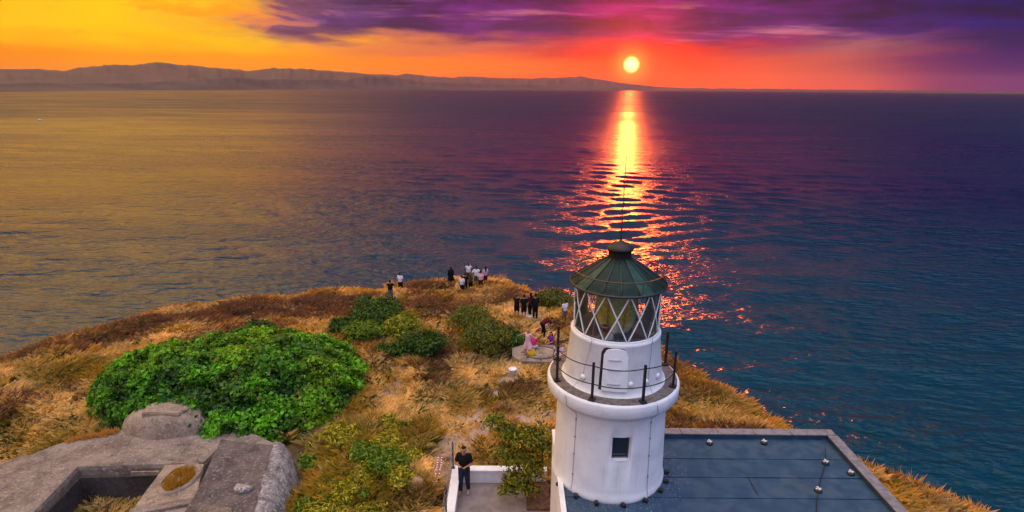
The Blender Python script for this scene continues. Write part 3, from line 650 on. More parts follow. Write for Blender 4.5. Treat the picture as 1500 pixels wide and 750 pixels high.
# great lens on its pedestal
lens = empty('lens', (0, 0, 0)); lens.parent = lh
bm = bmesh.new(); prof = [(0, 7.0)]
for i in range(27):
    t_ = i / 26; r_ = .30 + .25 * math.sin(math.pi * (.12 + .76 * t_)); z_ = 7.02 + 1.12 * t_; prof += [(r_ - .02, z_ - .018), (r_ + .012, z_)]
prof.append((0, 8.16)); lathe(bm, prof, 40); bmobj('lens_barrel', bm, M_LENS, lens)
for k in range(8):
    a = R(12 + 45 * k); bm = bmesh.new(); tube(bm, [gp(a, 7.0 + 1.14 * i / 10, .325 + .25 * math.sin(math.pi * (.12 + .76 * i / 10))) for i in range(11)], .02, 6); bmobj('lens_rib', bm, M_BRASS, lens)
bm = bmesh.new(); lathe(bm, [(.42, 5.72), (.42, 5.78), (.2, 5.84), (.17, 6.7), (.34, 6.9), (.40, 7.0), (0, 7.0)], 28); bmobj('pedestal', bm, mat('pedestal_paint', (.10, .14, .13), .5), lens, True)
# conductors clipped to the wall
for a_, zc in ((-46, (4.9, 4.4, 3.9, 3.3)), (33.5, (4.95, 4.5, 4.0, 3.4))):
    a = R(-90 + a_); w_ = lambda r, z, da=0: (r * math.cos(a + da), r * math.sin(a + da), z)
    bm = bmesh.new(); tube(bm, [w_(1.12, 8.2, .2), w_(1.175, 7.02, .12), w_(1.27, 6.0, -.02), w_(1.66, 5.71, -.08), w_(1.75, 5.6, -.08), w_(1.75, 5.36, -.05), w_(1.47, 5.08, 0), w_(1.462, 4.9), w_(1.49, 3.9), w_(1.515, 3.05), w_(1.56, 2.86)], .006, 5)
    cb = bmobj('conductor', bm, M_WIRE, lh)
    for z_ in zc:
        bm = bmesh.new(); q = w_(1.455 + (5.1 - z_) * .0272, z_); box(bm, q, (.04, .03, .03), a); bmobj('clip', bm, M_WIRE, cb)
for a_ in (-60, -38, -18, 6, 28, 50, 66, 80):
    a = R(-90 + a_); bm = bmesh.new(); box(bm, (1.64 * math.cos(a), 1.64 * math.sin(a), RZ + .065), (.13, .10, .09), a + .4, .015); bmobj('base_clamp', bm, M_BLACK, lh)

# ------------------------------------------------------------------ terrace
bm = bmesh.new(); box(bm, (-.30, 11.9, -.45), (3.2, 10.0, .9)); o = bmobj('terrace', bm, M_PAVE); tag(o, kind='structure')
def wall_thing(label, parts):
    w = empty('terrace_wall', parts[0][0]); tag(w, label, 'wall', 'white walls round the terrace')
    for i, (c_, s_) in enumerate(parts):
        bm = bmesh.new(); box(bm, (0, 0, (s_[2] - .07) / 2), (s_[0] - .05, s_[1] - .05, s_[2] - .07)); bmobj('wall_body', bm, M_WHITE, w)
        bm = bmesh.new(); box(bm, (0, 0, s_[2] - .035), (s_[0], s_[1], .07), 0, .012); bmobj('coping', bm, M_WHITE, w)
    return w
wall_thing('long low white wall along the left side of the terrace', [((-1.84, 11.95, -1.0), (.30, 10.4, 1.5))])
wall_thing('short low white wall across the far end of the terrace', [((-.21, 17.02, -1.0), (2.93, .28, 1.5))])
bm = bmesh.new(); prism(bm, [(.55, 15.55), (1.29, 15.55), (1.29, 16.88), (.55, 16.88)], -.05, .09, .02); o = bmobj('soil_bed', bm, M_SOIL); tag(o, kind='structure')
M_POST = mat('fence_post', (.015, .015, .016), .5)
fence = empty('wire_fence', (-1.93, 16.9, .5)); tag(fence, 'thin black posts with wire along the outer edge of the terrace wall', 'fence')
for y in (17.02, 14.75, 12.4):
    bm = bmesh.new(); box(bm, (-.02 if y > 17 else 0, y - 16.9, .5), (.05, .05, 1.0)); box(bm, (-.02 if y > 17 else 0, y - 16.9, .012), (.12, .12, .024)); bmobj('post', bm, M_POST, fence)
for z_ in (.25, .5, .75, .97):
    bm = bmesh.new(); tube(bm, [(-.02, .12, z_), (0, -2.15, z_ - .02), (0, -4.5, z_)], .006, 5); bmobj('wire', bm, M_WIRE, fence)
for k in range(14):
    bm = bmesh.new(); tube(bm, [(-.012, .05 - k * .33, .05), (-.012, .05 - k * .33, .96)], .0035, 4); bmobj('wire', bm, M_WIRE, fence)

# ------------------------------------------------------------------ red and white barrier chain beside the terrace
ch = empty('barrier_chain', (-2.72, 16.9, gz(-2.72, 16.9))); tag(ch, 'red and white barrier chain trailing over the ground beside the terrace', 'chain')
P0, P1 = Vector((-2.6, 18.1)), Vector((-2.9, 14.8)); LINKS = {0: bmesh.new(), 1: bmesh.new()}
for k in range(66):
    t_ = k / 65; q = P0.lerp(P1, t_); x = q.x + .05 * math.sin(9 * t_); y = q.y; z = gz(x, y) + .20 + .12 * math.cos(6.3 * t_) - ch.location.z
    for dx_ in (0, .13): box(LINKS[k % 2], (x + dx_ + 2.72, y - 16.9, z), (.045, .052, .04), .2)
for nm_, m_, k_ in (('red_link', mat('red_plastic', (.45, .03, .03), .5), 0), ('white_link', mat('white_plastic', (.75, .72, .72), .5), 1)): bmobj(nm_, LINKS[k_], m_, ch)['kind'] = 'stuff'

# ------------------------------------------------------------------ old bunker
bk = empty('concrete_bunker', (-12.5, 17.5, -.3)); tag(bk, 'weathered concrete bunker with open pit and domed turret', 'bunker'); BO = Vector((12.5, -17.5, .3))
def bkpart(name, bm, m_, smooth=False, par=None):
    bmesh.ops.translate(bm, verts=bm.verts[:], vec=BO); return bmobj(name, bm, m_, par or bk, smooth)
def roughen(bm, amp, sc, cuts=0):
    if cuts: bmesh.ops.subdivide_edges(bm, edges=bm.edges[:], cuts=cuts, use_grid_fill=True)
    for v in bm.verts:
        a = np.array([v.co.x * sc + v.co.z * 1.7]); b_ = np.array([v.co.y * sc - v.co.z * 2.1])
        v.co += Vector((N1.fbm(a, b_, 3)[0] - .5, N2.fbm(a, b_, 3)[0] - .5, (N3.fbm(a, b_, 3)[0] - .5))) * amp
def slab(pts, z0, z1, amp=.07, bev=.07, step=.45):
    """slab over a polygon, its top triangulated finely enough to be worn"""
    P = []
    for i in range(len(pts)):
        a, b_ = Vector(pts[i]), Vector(pts[(i + 1) % len(pts)]); k = max(1, int((b_ - a).length / step))
        P += [tuple(a.lerp(b_, j / k)) for j in range(k)]
    bm = bmesh.new(); prism(bm, P, z0, z1, bev); bmesh.ops.triangulate(bm, faces=[f for f in bm.faces if len(f.verts) > 4]); roughen(bm, amp, .9); return bm
TZ = -.32
M_PITSHADE = concrete('pit_shade_concrete', (.075, .062, .058), (.045, .04, .038), (.02, .018, .018), (.14, .12, .10))  # very dark concrete, the pit's shadow put into its colour
# deck of the bunker in slabs round the pit
bkpart('rear_slab', slab([(-17.6, 13.6), (-15.2, 13.6), (-15.30, 14.9), (-15.68, 18.02), (-12.25, 18.25), (-11.25, 18.35), (-11.1, 20.75), (-12.5, 20.95), (-14.9, 20.85), (-15.9, 20.35), (-17.15, 19.75), (-17.9, 18.9), (-17.75, 16.0)], -3.6, TZ, .07, .16), M_CONC)
bm = bmesh.new()      # earth-side skirt sloping down to the left
L1 = [(-17.35, 13.6, TZ - .07), (-17.4, 16.0, TZ - .07), (-17.4, 18.0, TZ - .07), (-17.0, 19.6, TZ - .07)]; L2 = [(-21.5, 13.6, -1.3), (-21.3, 16.2, -1.15), (-20.9, 18.0, -1.1), (-20.3, 19.0, -1.15)]
va = [[bm.verts.new(Vector(a).lerp(Vector(b_), s_ / 8)) for s_ in range(9)] for a, b_ in zip(L1, L2)]
for A, Bq in zip(va[:-1], va[1:]):
    for k in range(8): bm.faces.new((A[k], Bq[k], Bq[k + 1], A[k + 1]))
bmesh.ops.subdivide_edges(bm, edges=bm.edges[:], cuts=2, use_grid_fill=True); roughen(bm, .12, .7); bmesh.ops.recalc_face_normals(bm, faces=bm.faces[:]); bkpart('sloped_skirt', bm, M_CONC, True)
bkpart('centre_slab', slab([(-12.58, 18.2), (-11.22, 18.3), (-10.55, 16.42), (-10.2, 14.0), (-12.2, 14.0), (-12.32, 15.9)], -3.6, TZ - .008), M_CONC4)
bkpart('pit_wall', slab([(-12.3, 15.75), (-9.98, 16.5), (-9.85, 16.22), (-12.2, 15.45)], -3.6, TZ + .12, .03, .03), M_CONC)
bkpart('raised_slab', slab([(-11.18, 19.5), (-8.95, 19.15), (-8.15, 15.5), (-8.2, 13.6), (-10.2, 13.6), (-10.5, 16.35)], -3.6, TZ + .22, .05), M_CONC2)
bkpart('corner_slab', slab([(-11.05, 20.72), (-9.05, 19.5), (-8.95, 19.18), (-11.2, 19.53)], -3.6, TZ + .03, .06), M_CONC)
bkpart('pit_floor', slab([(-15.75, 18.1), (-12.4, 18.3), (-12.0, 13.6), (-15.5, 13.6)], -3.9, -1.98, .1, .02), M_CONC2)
bm = bmesh.new(); box(bm, (-14.1, 18.0, -2.0), (3.3, .08, 2.6), .05); roughen(bm, .03, 2); bkpart('pit_shade_panel', bm, M_PITSHADE)  # thin dark panels added on the pit walls to deepen the shadow
bm = bmesh.new(); box(bm, (-15.42, 16.2, -2.0), (.08, 3.6, 2.6), .10); bkpart('pit_shade_panel', bm, M_PITSHADE)
bm = bmesh.new(); box(bm, (-13.2, 17.94, -.52), (1.0, .05, .16), .05); bkpart('pale_ledge', bm, M_CONC4)
bkpart('front_hood', slab([(-9.95, 15.75), (-8.9, 15.6), (-8.6, 15.1), (-8.7, 13.6), (-10.0, 13.6)], -1, TZ + .36, .05, .15), M_CONC)
bm = bmesh.new(); rows = []   # rounded flank on the right
for i in range(19):
    t_ = i / 18; y = 19.3 - 5.9 * t_; x0 = -8.98 + .80 * min(1, t_ * 1.55); bulge = 1.0 - .35 * max(0, 1 - t_ * 5) ** 2
    rows.append([bm.verts.new((x0 - .05 + .95 * bulge * math.sin(q) ** .9, y + .25 * math.sin(q) * max(0, 1 - 3 * t_), TZ + .21 - 1.7 * (1 - math.cos(q)))) for q in [math.pi / 2 * j / 10 for j in range(11)]])
for A, Bq in zip(rows[:-1], rows[1:]):
    for k in range(10): bm.faces.new((A[k], Bq[k], Bq[k + 1], A[k + 1]))
bm.faces.new(rows[0] + [bm.verts.new((-9.03, 19.3, -1.5))]); roughen(bm, .10, 2.2); bmesh.ops.recalc_face_normals(bm, faces=bm.faces[:]); bkpart('rounded_flank', bm, M_CONC3, True)
# turret: low sloping hood with a rim and a flat lid
bm = bmesh.new(); rows = []; tc_ = Vector((-13.9, 20.75))
for r_, z_ in ((1.0, -1.6), (1.0, -.35), (.90, .02), (.74, .33), (.52, .48), (.25, .53), (.001, .54)):
    ring_ = []
    for k in range(40):
        a = 2 * math.pi * k / 40; e_ = 1 + .12 * math.cos(2 * a + .5); ring_.append(bm.verts.new((tc_.x + 1.75 * r_ * e_ * math.cos(a), tc_.y + 1.05 * r_ * math.sin(a), z_ + .12 * (math.cos(a)) * (1 - r_ * .4))))
    rows.append(ring_)
for A, Bq in zip(rows[:-1], rows[1:]):
    for k in range(40): bm.faces.new((A[k], A[(k + 1) % 40], Bq[(k + 1) % 40], Bq[k]))
bmesh.ops.remove_doubles(bm, verts=bm.verts[:], dist=.004); roughen(bm, .1, 1.4); bmesh.ops.recalc_face_normals(bm, faces=bm.faces[:])
tur = bkpart('turret', bm, M_CONC4, True)
bm = bmesh.new(); lid = [(-14.55, 20.22), (-13.1, 20.16), (-12.85, 20.45), (-12.85, 20.85), (-13.1, 21.15), (-13.6, 21.3), (-14.2, 21.2), (-14.6, 20.8)]
prism(bm, lid, .2, .61, .09); roughen(bm, .05, 1.2); bkpart('lid', bm, M_CONC4, False, tur)
bm = bmesh.new(); tube(bm, [(-12.95, 20.12, .10), (-12.62, 20.45, .28), (-12.58, 20.9, .44), (-12.9, 21.3, .50), (-13.6, 21.45, .5)], .07, 7); roughen(bm, .05, 4); bkpart('rim', bm, M_CONC4, True, tur)
bm = bmesh.new(); lathe(bm, [(.52, -.30), (.62, -.27), (.66, -.305), (.68, -.36)], 26, c=(0, 0)); bmesh.ops.scale(bm, vec=(.95, 1.35, 1), verts=bm.verts[:]); bmesh.ops.translate(bm, verts=bm.verts[:], vec=(-11.62, 17.42, .02)); roughen(bm, .10, 3); bkpart('hole_rim', bm, M_CONC4, True)
for (x, y, s_) in ((-13.2, 17.0, .16), (-12.95, 16.7, .12), (-13.4, 16.5, .1), (-12.7, 17.3, .13), (-13.6, 16.9, .11), (-9.0, 16.55, .26)):
    bm = bmesh.new(); bmesh.ops.create_icosphere(bm, subdivisions=2, radius=s_); bmesh.ops.scale(bm, vec=(1.4, .9, .5), verts=bm.verts[:]); roughen(bm, s_ * .6, 5)
    bmesh.ops.translate(bm, verts=bm.verts[:], vec=(x, y, -1.9 if x < -10 else TZ + .26)); bkpart('rubble', bm, M_CONC3 if s_ > .2 else M_CONC4, True)

# ------------------------------------------------------------------ round concrete slab with a ring, rocks, bucket
SX, SY = 1.35, 28.3; sz_ = gz(SX, SY) + .28
sl = empty('concrete_platform', (SX, SY, sz_ - .55)); tag(sl, 'low angular concrete platform with a ring set in its top, where the girl stands', 'platform')
bm = bmesh.new(); prism(bm, [(-1.3, -.35), (-.9, -.95), (.8, -1.1), (1.6, -.55), (1.65, .5), (.9, 1.0), (-.7, 1.0), (-1.3, .6)], -.2, .55, .04); roughen(bm, .05, 1); bmobj('base', bm, M_CONC4, sl)
bm = bmesh.new(); tube(bm, [(.2 + .86 * math.cos(2 * math.pi * k / 40), .02 + .78 * math.sin(2 * math.pi * k / 40), .56) for k in range(40)], .045, 6, True); bmobj('ring', bm, M_CONC2, sl, True)
for k in range(8):
    a = 2 * math.pi * k / 8; bm = bmesh.new(); box(bm, (.2 + .98 * math.cos(a), .02 + .9 * math.sin(a), .565), (.10, .08, .05), a); bmobj('bolt', bm, M_CONC2, sl)
bx_, by_ = .08, 26.05; bkt = empty('bucket', (bx_, by_, gz(bx_, by_) + .02)); tag(bkt, 'white bucket standing on the dry ground in front of the concrete platform', 'bucket')
bm = bmesh.new(); lathe(bm, [(0, 0), (.15, 0), (.19, .36), (.205, .37), (.205, .39), (.18, .39), (.145, .03), (0, .03)], 24); bmobj('pail', bm, mat('bucket_plastic', (.78, .77, .78), .45, .1, 8), bkt, True)
bm = bmesh.new(); tube(bm, [(.2 * math.cos(math.pi * k / 10), -.02 - .10 * math.sin(math.pi * k / 10), .37 - .12 * math.sin(math.pi * k / 10)) for k in range(11)], .008, 5); bmobj('handle', bm, M_WIRE, bkt)
def rock(x, y, s, sc, label, m_=M_ROCK, sink=.3):
    bm = bmesh.new(); bmesh.ops.create_icosphere(bm, subdivisions=3, radius=s); bmesh.ops.scale(bm, vec=sc, verts=bm.verts[:]); roughen(bm, s * .55, 1.6 / s * .5)
    o_ = bmobj('rock', bm, m_, None, True); o_.location = (x, y, gz(x, y) + s * sc[2] * (1 - sink) - s * .1); tag(o_, label, 'rock'); return o_
rock(-3.35, 17.0, .42, (1.2, .8, .75), 'orange-brown boulder beside the red and white chain')
rock(-9.3, 26.6, .9, (1.7, .7, .35), 'flat pale rock slab between the ivy mound and the shrubs', M_CONC4)
rock(-2.35, 18.5, .2, (1.2, .9, .6), 'small brown stone near the corner of the terrace')

# ------------------------------------------------------------------ small far boat
bt = empty('boat', (-599.5, 752.5, SEA_Z)); tag(bt, 'tiny white boat far out on the golden water', 'boat'); bt.rotation_euler = (0, 0, .4)
bm = bmesh.new(); rows = []
for x, w_, zb in ((-2.6, .75, .0), (-1, .95, -.1), (.8, .85, -.1), (2.2, .4, .05), (3.0, .02, .4)): rows.append([bm.verts.new((x, s_ * w_ * k_, z_)) for s_, k_, z_ in ((-1, 1, .8), (-1, .7, zb), (1, .7, zb), (1, 1, .8))])
for A, Bq in zip(rows[:-1], rows[1:]):
    for k in range(4): bm.faces.new((A[k], A[(k + 1) % 4], Bq[(k + 1) % 4], Bq[k]))
bm.faces.new(rows[0]); bmobj('hull', bm, M_WHITEMETAL, bt)
bm = bmesh.new(); box(bm, (-.3, 0, 1.2), (1.8, 1.2, .9), 0, .1); bmobj('cabin', bm, M_WHITEMETAL, bt)
#STAGE3
# ------------------------------------------------------------------ vegetation
def leaf_quads(P, Nn, size, asp=.62, bend=.25, rng=RNG):
    """one folded diamond leaf per point: positions P, facing Nn, half-length size"""
    n = len(P); t = rng.normal(size=(n, 3)); t -= Nn * np.sum(t * Nn, 1, keepdims=True); t /= np.linalg.norm(t, axis=1, keepdims=True) + 1e-9
    s = np.cross(Nn, t); sz = size[:, None]
    V = np.stack([P - t * sz, P + s * sz * asp + Nn * sz * bend * .5, P + t * sz - Nn * sz * bend, P - s * sz * asp + Nn * sz * bend * .5], 1).reshape(-1, 3)
    return V, np.arange(4 * n).reshape(n, 4)
def unit(v): return v / (np.linalg.norm(v, axis=-1, keepdims=True) + 1e-9)
def lerp3(a, b, t): return np.asarray(a) + (np.asarray(b) - np.asarray(a)) * t[:, None]
def crown_mesh(lobes, per, size, cols, rng, shell=.45, asp=.34):
    """lobes: (centre, radii); leaves spread through the outer part of each lobe"""
    PP, NN, CC, SS = [], [], [], []
    for (c_, r_) in lobes:
        k = int(per * (r_[0] * r_[1] + r_[0] * r_[2] + r_[1] * r_[2])); d = unit(rng.normal(size=(k, 3))); d[:, 2] = np.where(d[:, 2] < -.35, -d[:, 2], d[:, 2])
        rad = 1 - shell * rng.random(k) ** 1.6 + .09 * rng.normal(size=k) + .22 * rng.random(k) ** 6
        lump = .72 + .56 * N4.fbm(d[:, 0] * 2.6 + c_[0] * 3 + 20, d[:, 2] * 2.6 + d[:, 1] * 2 + c_[1] + 20, 3)
        PP.append(np.asarray(c_) + d * np.asarray(r_) * (rad * lump)[:, None]); NN.append(unit(d + .75 * rng.normal(size=(k, 3)) + np.array([0, 0, .35])))
        tone = np.clip(N3.fbm(d[:, 0] * 3.1 + c_[1] + 40, d[:, 2] * 3.1 + d[:, 1] * 2.5 + 40, 3) * 1.5 - .3 + .28 * rng.normal(size=k), 0, 1)
        CC.append(lerp3(cols[0], cols[1], tone)); SS.append(size * (.55 + .9 * rng.random(k) ** 1.5))
    P, Nn, C, S = np.concatenate(PP), np.concatenate(NN), np.concatenate(CC), np.concatenate(SS)
    V, Q = leaf_quads(P, Nn, S, asp, rng=rng); return np_mesh('crown', V, Q, np.repeat(C, 4, 0))
def shrub(x, y, r, h, label, cols, seed, name='shrub', size=.105, nl=9, per=520, lift=0., group='shrubs on the headland', cat='shrub'):
    rng = np.random.default_rng(seed); z = gz(x, y); t_ = empty(name, (x, y, z)); tag(t_, label, cat, group)
    lobes = [((0, 0, h * .48 + lift), (r * .72, r * .66, h * .5))]
    for k in range(nl):
        a = 2 * math.pi * (k + rng.random() * .6) / nl; q = r * (.42 + .22 * rng.random()); lobes.append(((q * math.cos(a), q * math.sin(a) * .9, h * (.28 + .42 * rng.random()) + lift), (r * (.34 + .16 * rng.random()), r * (.34 + .14 * rng.random()), h * (.26 + .12 * rng.random()))))
    link('crown', crown_mesh(lobes, per, size, cols, rng), M_LEAF, t_)
    for k in range(4):
        a = 2 * math.pi * k / 4 + rng.random(); bm = bmesh.new(); tube(bm, [(0.03 * math.cos(a), .03 * math.sin(a), -.15), (r * .18 * math.cos(a), r * .18 * math.sin(a), h * .35 + lift * .7), (r * .42 * math.cos(a), r * .42 * math.sin(a), h * .7 + lift)], [.05, .035, .012], 6); bmobj('stem', bm, M_BARK, t_)
    return t_
DK = ((.012, .05, .006), (.11, .20, .016)); MID = ((.04, .11, .006), (.28, .36, .02)); YEL = ((.12, .16, .008), (.50, .46, .025)); OLV = ((.035, .07, .008), (.26, .25, .022))
shrub(-8.3, 33.2, 1.9, 2.0, 'broad dark green shrub at the back of the left shrub cluster', DK, 11)
shrub(-8.4, 30.4, 1.15, 1.3, 'small green shrub at the left front of the left shrub cluster', MID, 12)
shrub(-6.5, 31.4, 1.25, 1.8, 'yellow-green feathery shrub in the middle of the left shrub cluster', YEL, 13)
shrub(-4.75, 28.1, 1.35, 1.6, 'rounded dark green shrub at the right front of the left shrub cluster', DK, 14)
shrub(-6.3, 27.4, .85, .95, 'low dark shrub beside the pale rock in the left shrub cluster', DK, 15)
shrub(-10.1, 31.8, .8, 1.2, 'narrow dark shrub at the far left of the left shrub cluster', DK, 24)
shrub(-2.2, 31.2, 1.55, 2.0, 'tall dark green shrub at the back of the pair near the concrete platform', OLV, 16, size=.075)
shrub(-1.35, 29.0, 1.5, 1.9, 'large round dark green shrub in front of the pair near the concrete platform', OLV, 17, size=.075)
shrub(-.05, 30.0, 1.0, 1.1, 'low dark grassy shrub touching the left edge of the concrete platform', DK, 18)
shrub(2.9, 38.6, 1.5, 1.5, 'olive green shrub on the cliff edge behind the group in black', ((.05, .07, .008), (.20, .19, .02)), 19)
shrub(-4.35, 20.3, .5, .6, 'small bright green bush on the dry slope left of the terrace', MID, 20)
shrub(-2.75, 23.6, .38, .42, 'tiny dark green bush on the bare ground in mid slope', DK, 21)
shrub(-14.8, 31.6, 1.0, 1.0, 'dark low shrub showing behind the top of the ivy mound', DK, 22)
GRN = ((.12, .15, .008), (.72, .56, .03))
rs = np.random.default_rng(91)
for k in range(32):
    x, y = -7.8 + 4.3 * rs.random(), 14.8 + 5.8 * (k + rs.random()) / 32
    if x < -7.2 and y < 19: x += .8
    cl_ = GRN if k % 3 else (((.03, .10, .006), (.30, .40, .02)))
    shrub(x, y, .32 + .6 * rs.random() ** 1.5, .35 + .5 * rs.random(), 'low yellow-green scrub bush in the patch right of the bunker', cl_, 60 + k, 'scrub_bush', .08, 6, 800, 0, 'yellow-green scrub beside the bunker', 'bush')

# the big ivy mound behind the bunker
IV = dict(cx=-12.9, cy=24.2, rx=6.4, ry=4.6, h=2.3, rot=-.06)
def ivy_h(u_, v_):
    r2 = u_ * u_ + v_ * v_; base = np.sqrt(np.maximum(0, 1 - r2 ** 1.25)) * (1.0 + .18 * np.clip(-v_, -.5, 1) * 0)
    return base * IV['h'] + .95 * (N1.fbm(u_ * 7 + 11, v_ * 6 + 3, 4) - .5) * base ** .3
def ivy_xy(u_, v_):
    c_, s_ = math.cos(IV['rot']), math.sin(IV['rot']); x = u_ * IV['rx']; y = v_ * IV['ry'] * (1 + .12 * u_); return IV['cx'] + x * c_ - y * s_, IV['cy'] + x * s_ + y * c_
iv = empty('ivy_bush', (IV['cx'], IV['cy'], gz(IV['cx'], IV['cy']))); tag(iv, 'huge bright green ivy mound growing behind the concrete bunker', 'bush')
rng = np.random.default_rng(33); K = 72000
q_ = np.sqrt(rng.random(K)) * 1.02; a_ = rng.random(K) * 2 * math.pi; U, Vv = q_ * np.cos(a_), q_ * np.sin(a_)
rag = 1 + .10 * (N2.fbm(np.cos(a_) * 3 + 9, np.sin(a_) * 3 + 9, 3) - .5) * 2; U, Vv = U * rag, Vv * rag
X_, Y_ = ivy_xy(U, Vv); g0 = ground(X_, Y_); hh = ivy_h(U, Vv); e_ = .02
nx_ = -(ivy_h(U + e_, Vv) - ivy_h(U - e_, Vv)) / (2 * e_ * IV['rx']); ny_ = -(ivy_h(U, Vv + e_) - ivy_h(U, Vv - e_)) / (2 * e_ * IV['ry'])
Nn = unit(np.stack([np.clip(nx_, -3, 3), np.clip(ny_, -3, 3), np.ones(K)], 1)); clump = N3.fbm(X_ * 1.7, Y_ * 1.7 + hh, 3)
depth = .42 * rng.random(K) ** 1.7 + .22 * sst(.5 - clump, 0, .18)
P_ = np.stack([X_, Y_, g0 + hh * (.35 + .65 * np.minimum(1, rng.random(K) * 1.6)) if False else g0 + hh], 1) - Nn * depth[:, None] + rng.normal(size=(K, 3)) * .03
tone = np.clip((clump - .36) * 2.4 + .26 * rng.normal(size=K), 0, 1); yl = np.clip((N4.fbm(X_ * .5, Y_ * .5 + 3, 3) - .5) * 2.2 + .15 * rng.normal(size=K), 0, 1)  # sunken clumps get darker leaves: shade of the gaps put into the colour
Cc = lerp3((.006, .07, .003), (.19, .54, .012), tone); Cc = Cc + (np.array([[.40, .55, .015]]) - Cc) * (yl * .55)[:, None]
dead = rng.random(K) < .035; Cc[dead] = np.array([.20, .11, .03]) * (.6 + .8 * rng.random((dead.sum(), 1))); dull = sst(N2.fbm(X_ * .9 + 30, Y_ * .9, 3), .5, .66)[:, None] * .6; Cc = Cc * (1 - dull) + np.array([[.045, .12, .012]]) * dull
V4, Q4 = leaf_quads(P_ - np.array(iv.location), unit(Nn + .6 * rng.normal(size=(K, 3))), .03 + .10 * rng.random(K) ** 1.5, .7, .3, rng)
link('crown', np_mesh('crown', V4, Q4, np.repeat(Cc, 4, 0)), M_LEAF, iv)
bm = bmesh.new(); rows = []
for i in range(15):
    ring_ = []
    for k in range(60):
        r_ = i / 14 * .93; a = 2 * math.pi * k / 60; u1, v1 = np.array([r_ * math.cos(a)]), np.array([r_ * math.sin(a)]); x1, y1 = ivy_xy(u1, v1)
        ring_.append(bm.verts.new((x1[0] - iv.location.x, y1[0] - iv.location.y, gz(x1[0], y1[0]) + max(-.25, ivy_h(u1, v1)[0] - .8) - iv.location.z)))
    rows.append(ring_)
for A, Bq in zip(rows[:-1], rows[1:]):
    for k in range(60): bm.faces.new((A[k], Bq[k], Bq[(k + 1) % 60], A[(k + 1) % 60]))
bmesh.ops.remove_doubles(bm, verts=bm.verts[:], dist=.002)
bmobj('shade_core', bm, mat('ivy_gap_shade', (.03, .028, .012), .95, .5, 3), iv, True)  # solid core coloured dark to stand for shade between the leaves

# the small tree in the terrace corner
rng = np.random.default_rng(77); tx, ty = .55, 16.25; tr = empty('small_tree', (tx, ty, .05)); tag(tr, 'small leafy tree growing from the soil bed on the terrace', 'tree')
limbs = [((0, 0, 0), (.02, .02, .5), (-.1, .03, .95), .06), ((-.05, .02, .7), (-.5, .05, 1.4), (-1.05, .1, 2.45), .04), ((-.08, .03, .9), (-.15, .12, 1.6), (-.25, .1, 2.2), .04), ((.0, .02, .5), (.45, .12, 1.3), (.6, .1, 2.0), .04), ((0, 0, .4), (-.2, -.3, .7), (-.45, -.35, .95), .03)]
tk = None
for i, (a, b_, c_, r_) in enumerate(limbs):
    bm = bmesh.new(); tube(bm, [a, b_, c_], [r_, r_ * .7, r_ * .3], 8); o_ = bmobj('trunk' if i == 0 else 'limb', bm, M_BARK, tr if i == 0 else tk, True); tk = tk or o_
lobes = [((-1.05, .1, 2.55), (.42, .32, .38)), ((-.62, .05, 2.25), (.36, .3, .36)), ((-.25, .1, 2.05), (.55, .45, .5)), ((.35, .1, 1.95), (.55, .42, .5)), ((.62, .12, 1.55), (.42, .4, .5)), ((-.75, 0, 1.55), (.38, .32, .4)), ((-.2, -.05, 1.3), (.62, .45, .48)),
         ((.2, -.1, .95), (.4, .36, .36)), ((-.35, -.3, .72), (.48, .38, .42)), ((-.62, -.35, .45), (.34, .28, .28)), ((.05, -.3, .4), (.36, .3, .26))]
link('crown', crown_mesh(lobes, 1050, .062, ((.03, .075, .006), (.42, .38, .02)), rng, .6, .55), M_LEAF, tr)

# ------------------------------------------------------------------ dry grass: clumps of blades over the headland
rng = np.random.default_rng(5)
def blocked(X, Y):
    b = (X > -2.15) & (X < 1.35) & (Y < 17.3) | (X > 1.1) & (X < 10.1) & (Y < 15.95)
    b |= (X > -17.4) & (X < -7.6) & (Y < 20.6) & ~((X > -15.6) & (X < -12.5) & (Y < 17.9)) | (X <= -17.4) & (X > -21.5) & (Y < 19.2)
    b |= ((X - IV['cx']) / (IV['rx'] * .93)) ** 2 + ((Y - IV['cy']) / (IV['ry'] * .93)) ** 2 < 1
    b |= np.hypot((X - .08) / .6, (Y - 25.5) / 1.1) < 1
    b |= np.abs(X - SX - .1) + np.abs(Y - SY) * 1.1 < 2.2
    return b
KC = 150000
X = rng.uniform(-33, 21, KC * 2); Y = rng.uniform(13.5, 56, KC * 2); sd_ = sdist(X, Y); ok = (sd_ > -1.6) & ~blocked(X, Y) & (np.abs(X) < Y * .95 + 4)
br, ba, gr, n_, n2, n3 = patches(X, Y); dist_ = np.hypot(X, Y)
ok &= rng.random(KC * 2) < np.clip((1.0 - .80 * ba) * (.10 + 1.1 * sst(.6 * n3 + .4 * N4.fbm(X * 1.3, Y * 1.3, 2), .36, .58)) * np.clip(26 / dist_, .5, 1.2), 0, 1)
X, Y, br, ba, gr, n_, n2, n3, dist_, sd_ = [v[ok] for v in (X, Y, br, ba, gr, n_, n2, n3, dist_, sd_)]
nc = min(len(X), 54000); X, Y, br, ba, gr, n_, n2, n3, dist_, sd_ = [v[:nc] for v in (X, Y, br, ba, gr, n_, n2, n3, dist_, sd_)]
Z = ground(X, Y)
hgt = (.18 + .42 * sst(n2, .32, .66) + .14 * rng.random(nc)) * (1 - .5 * ba); hgt *= 1 - .25 * br
col = lerp3((.50, .26, .055), (.62, .40, .15), rng.random(nc) * .5 + .5 * n_)
col = lerp3(np.array([.60, .38, .045]), np.array([.95, .76, .34]), np.clip(rng.random(nc) * .7 + .15 + 2.6 * (N4.fbm(X * .9 + 3, Y * .9, 3) - .5), 0, 1)) * (.62 + .75 * N3.fbm(X * 2.3, Y * 2.3, 2))[:, None]  # wide light-to-dark clump tones stand in for shading on the tussocks
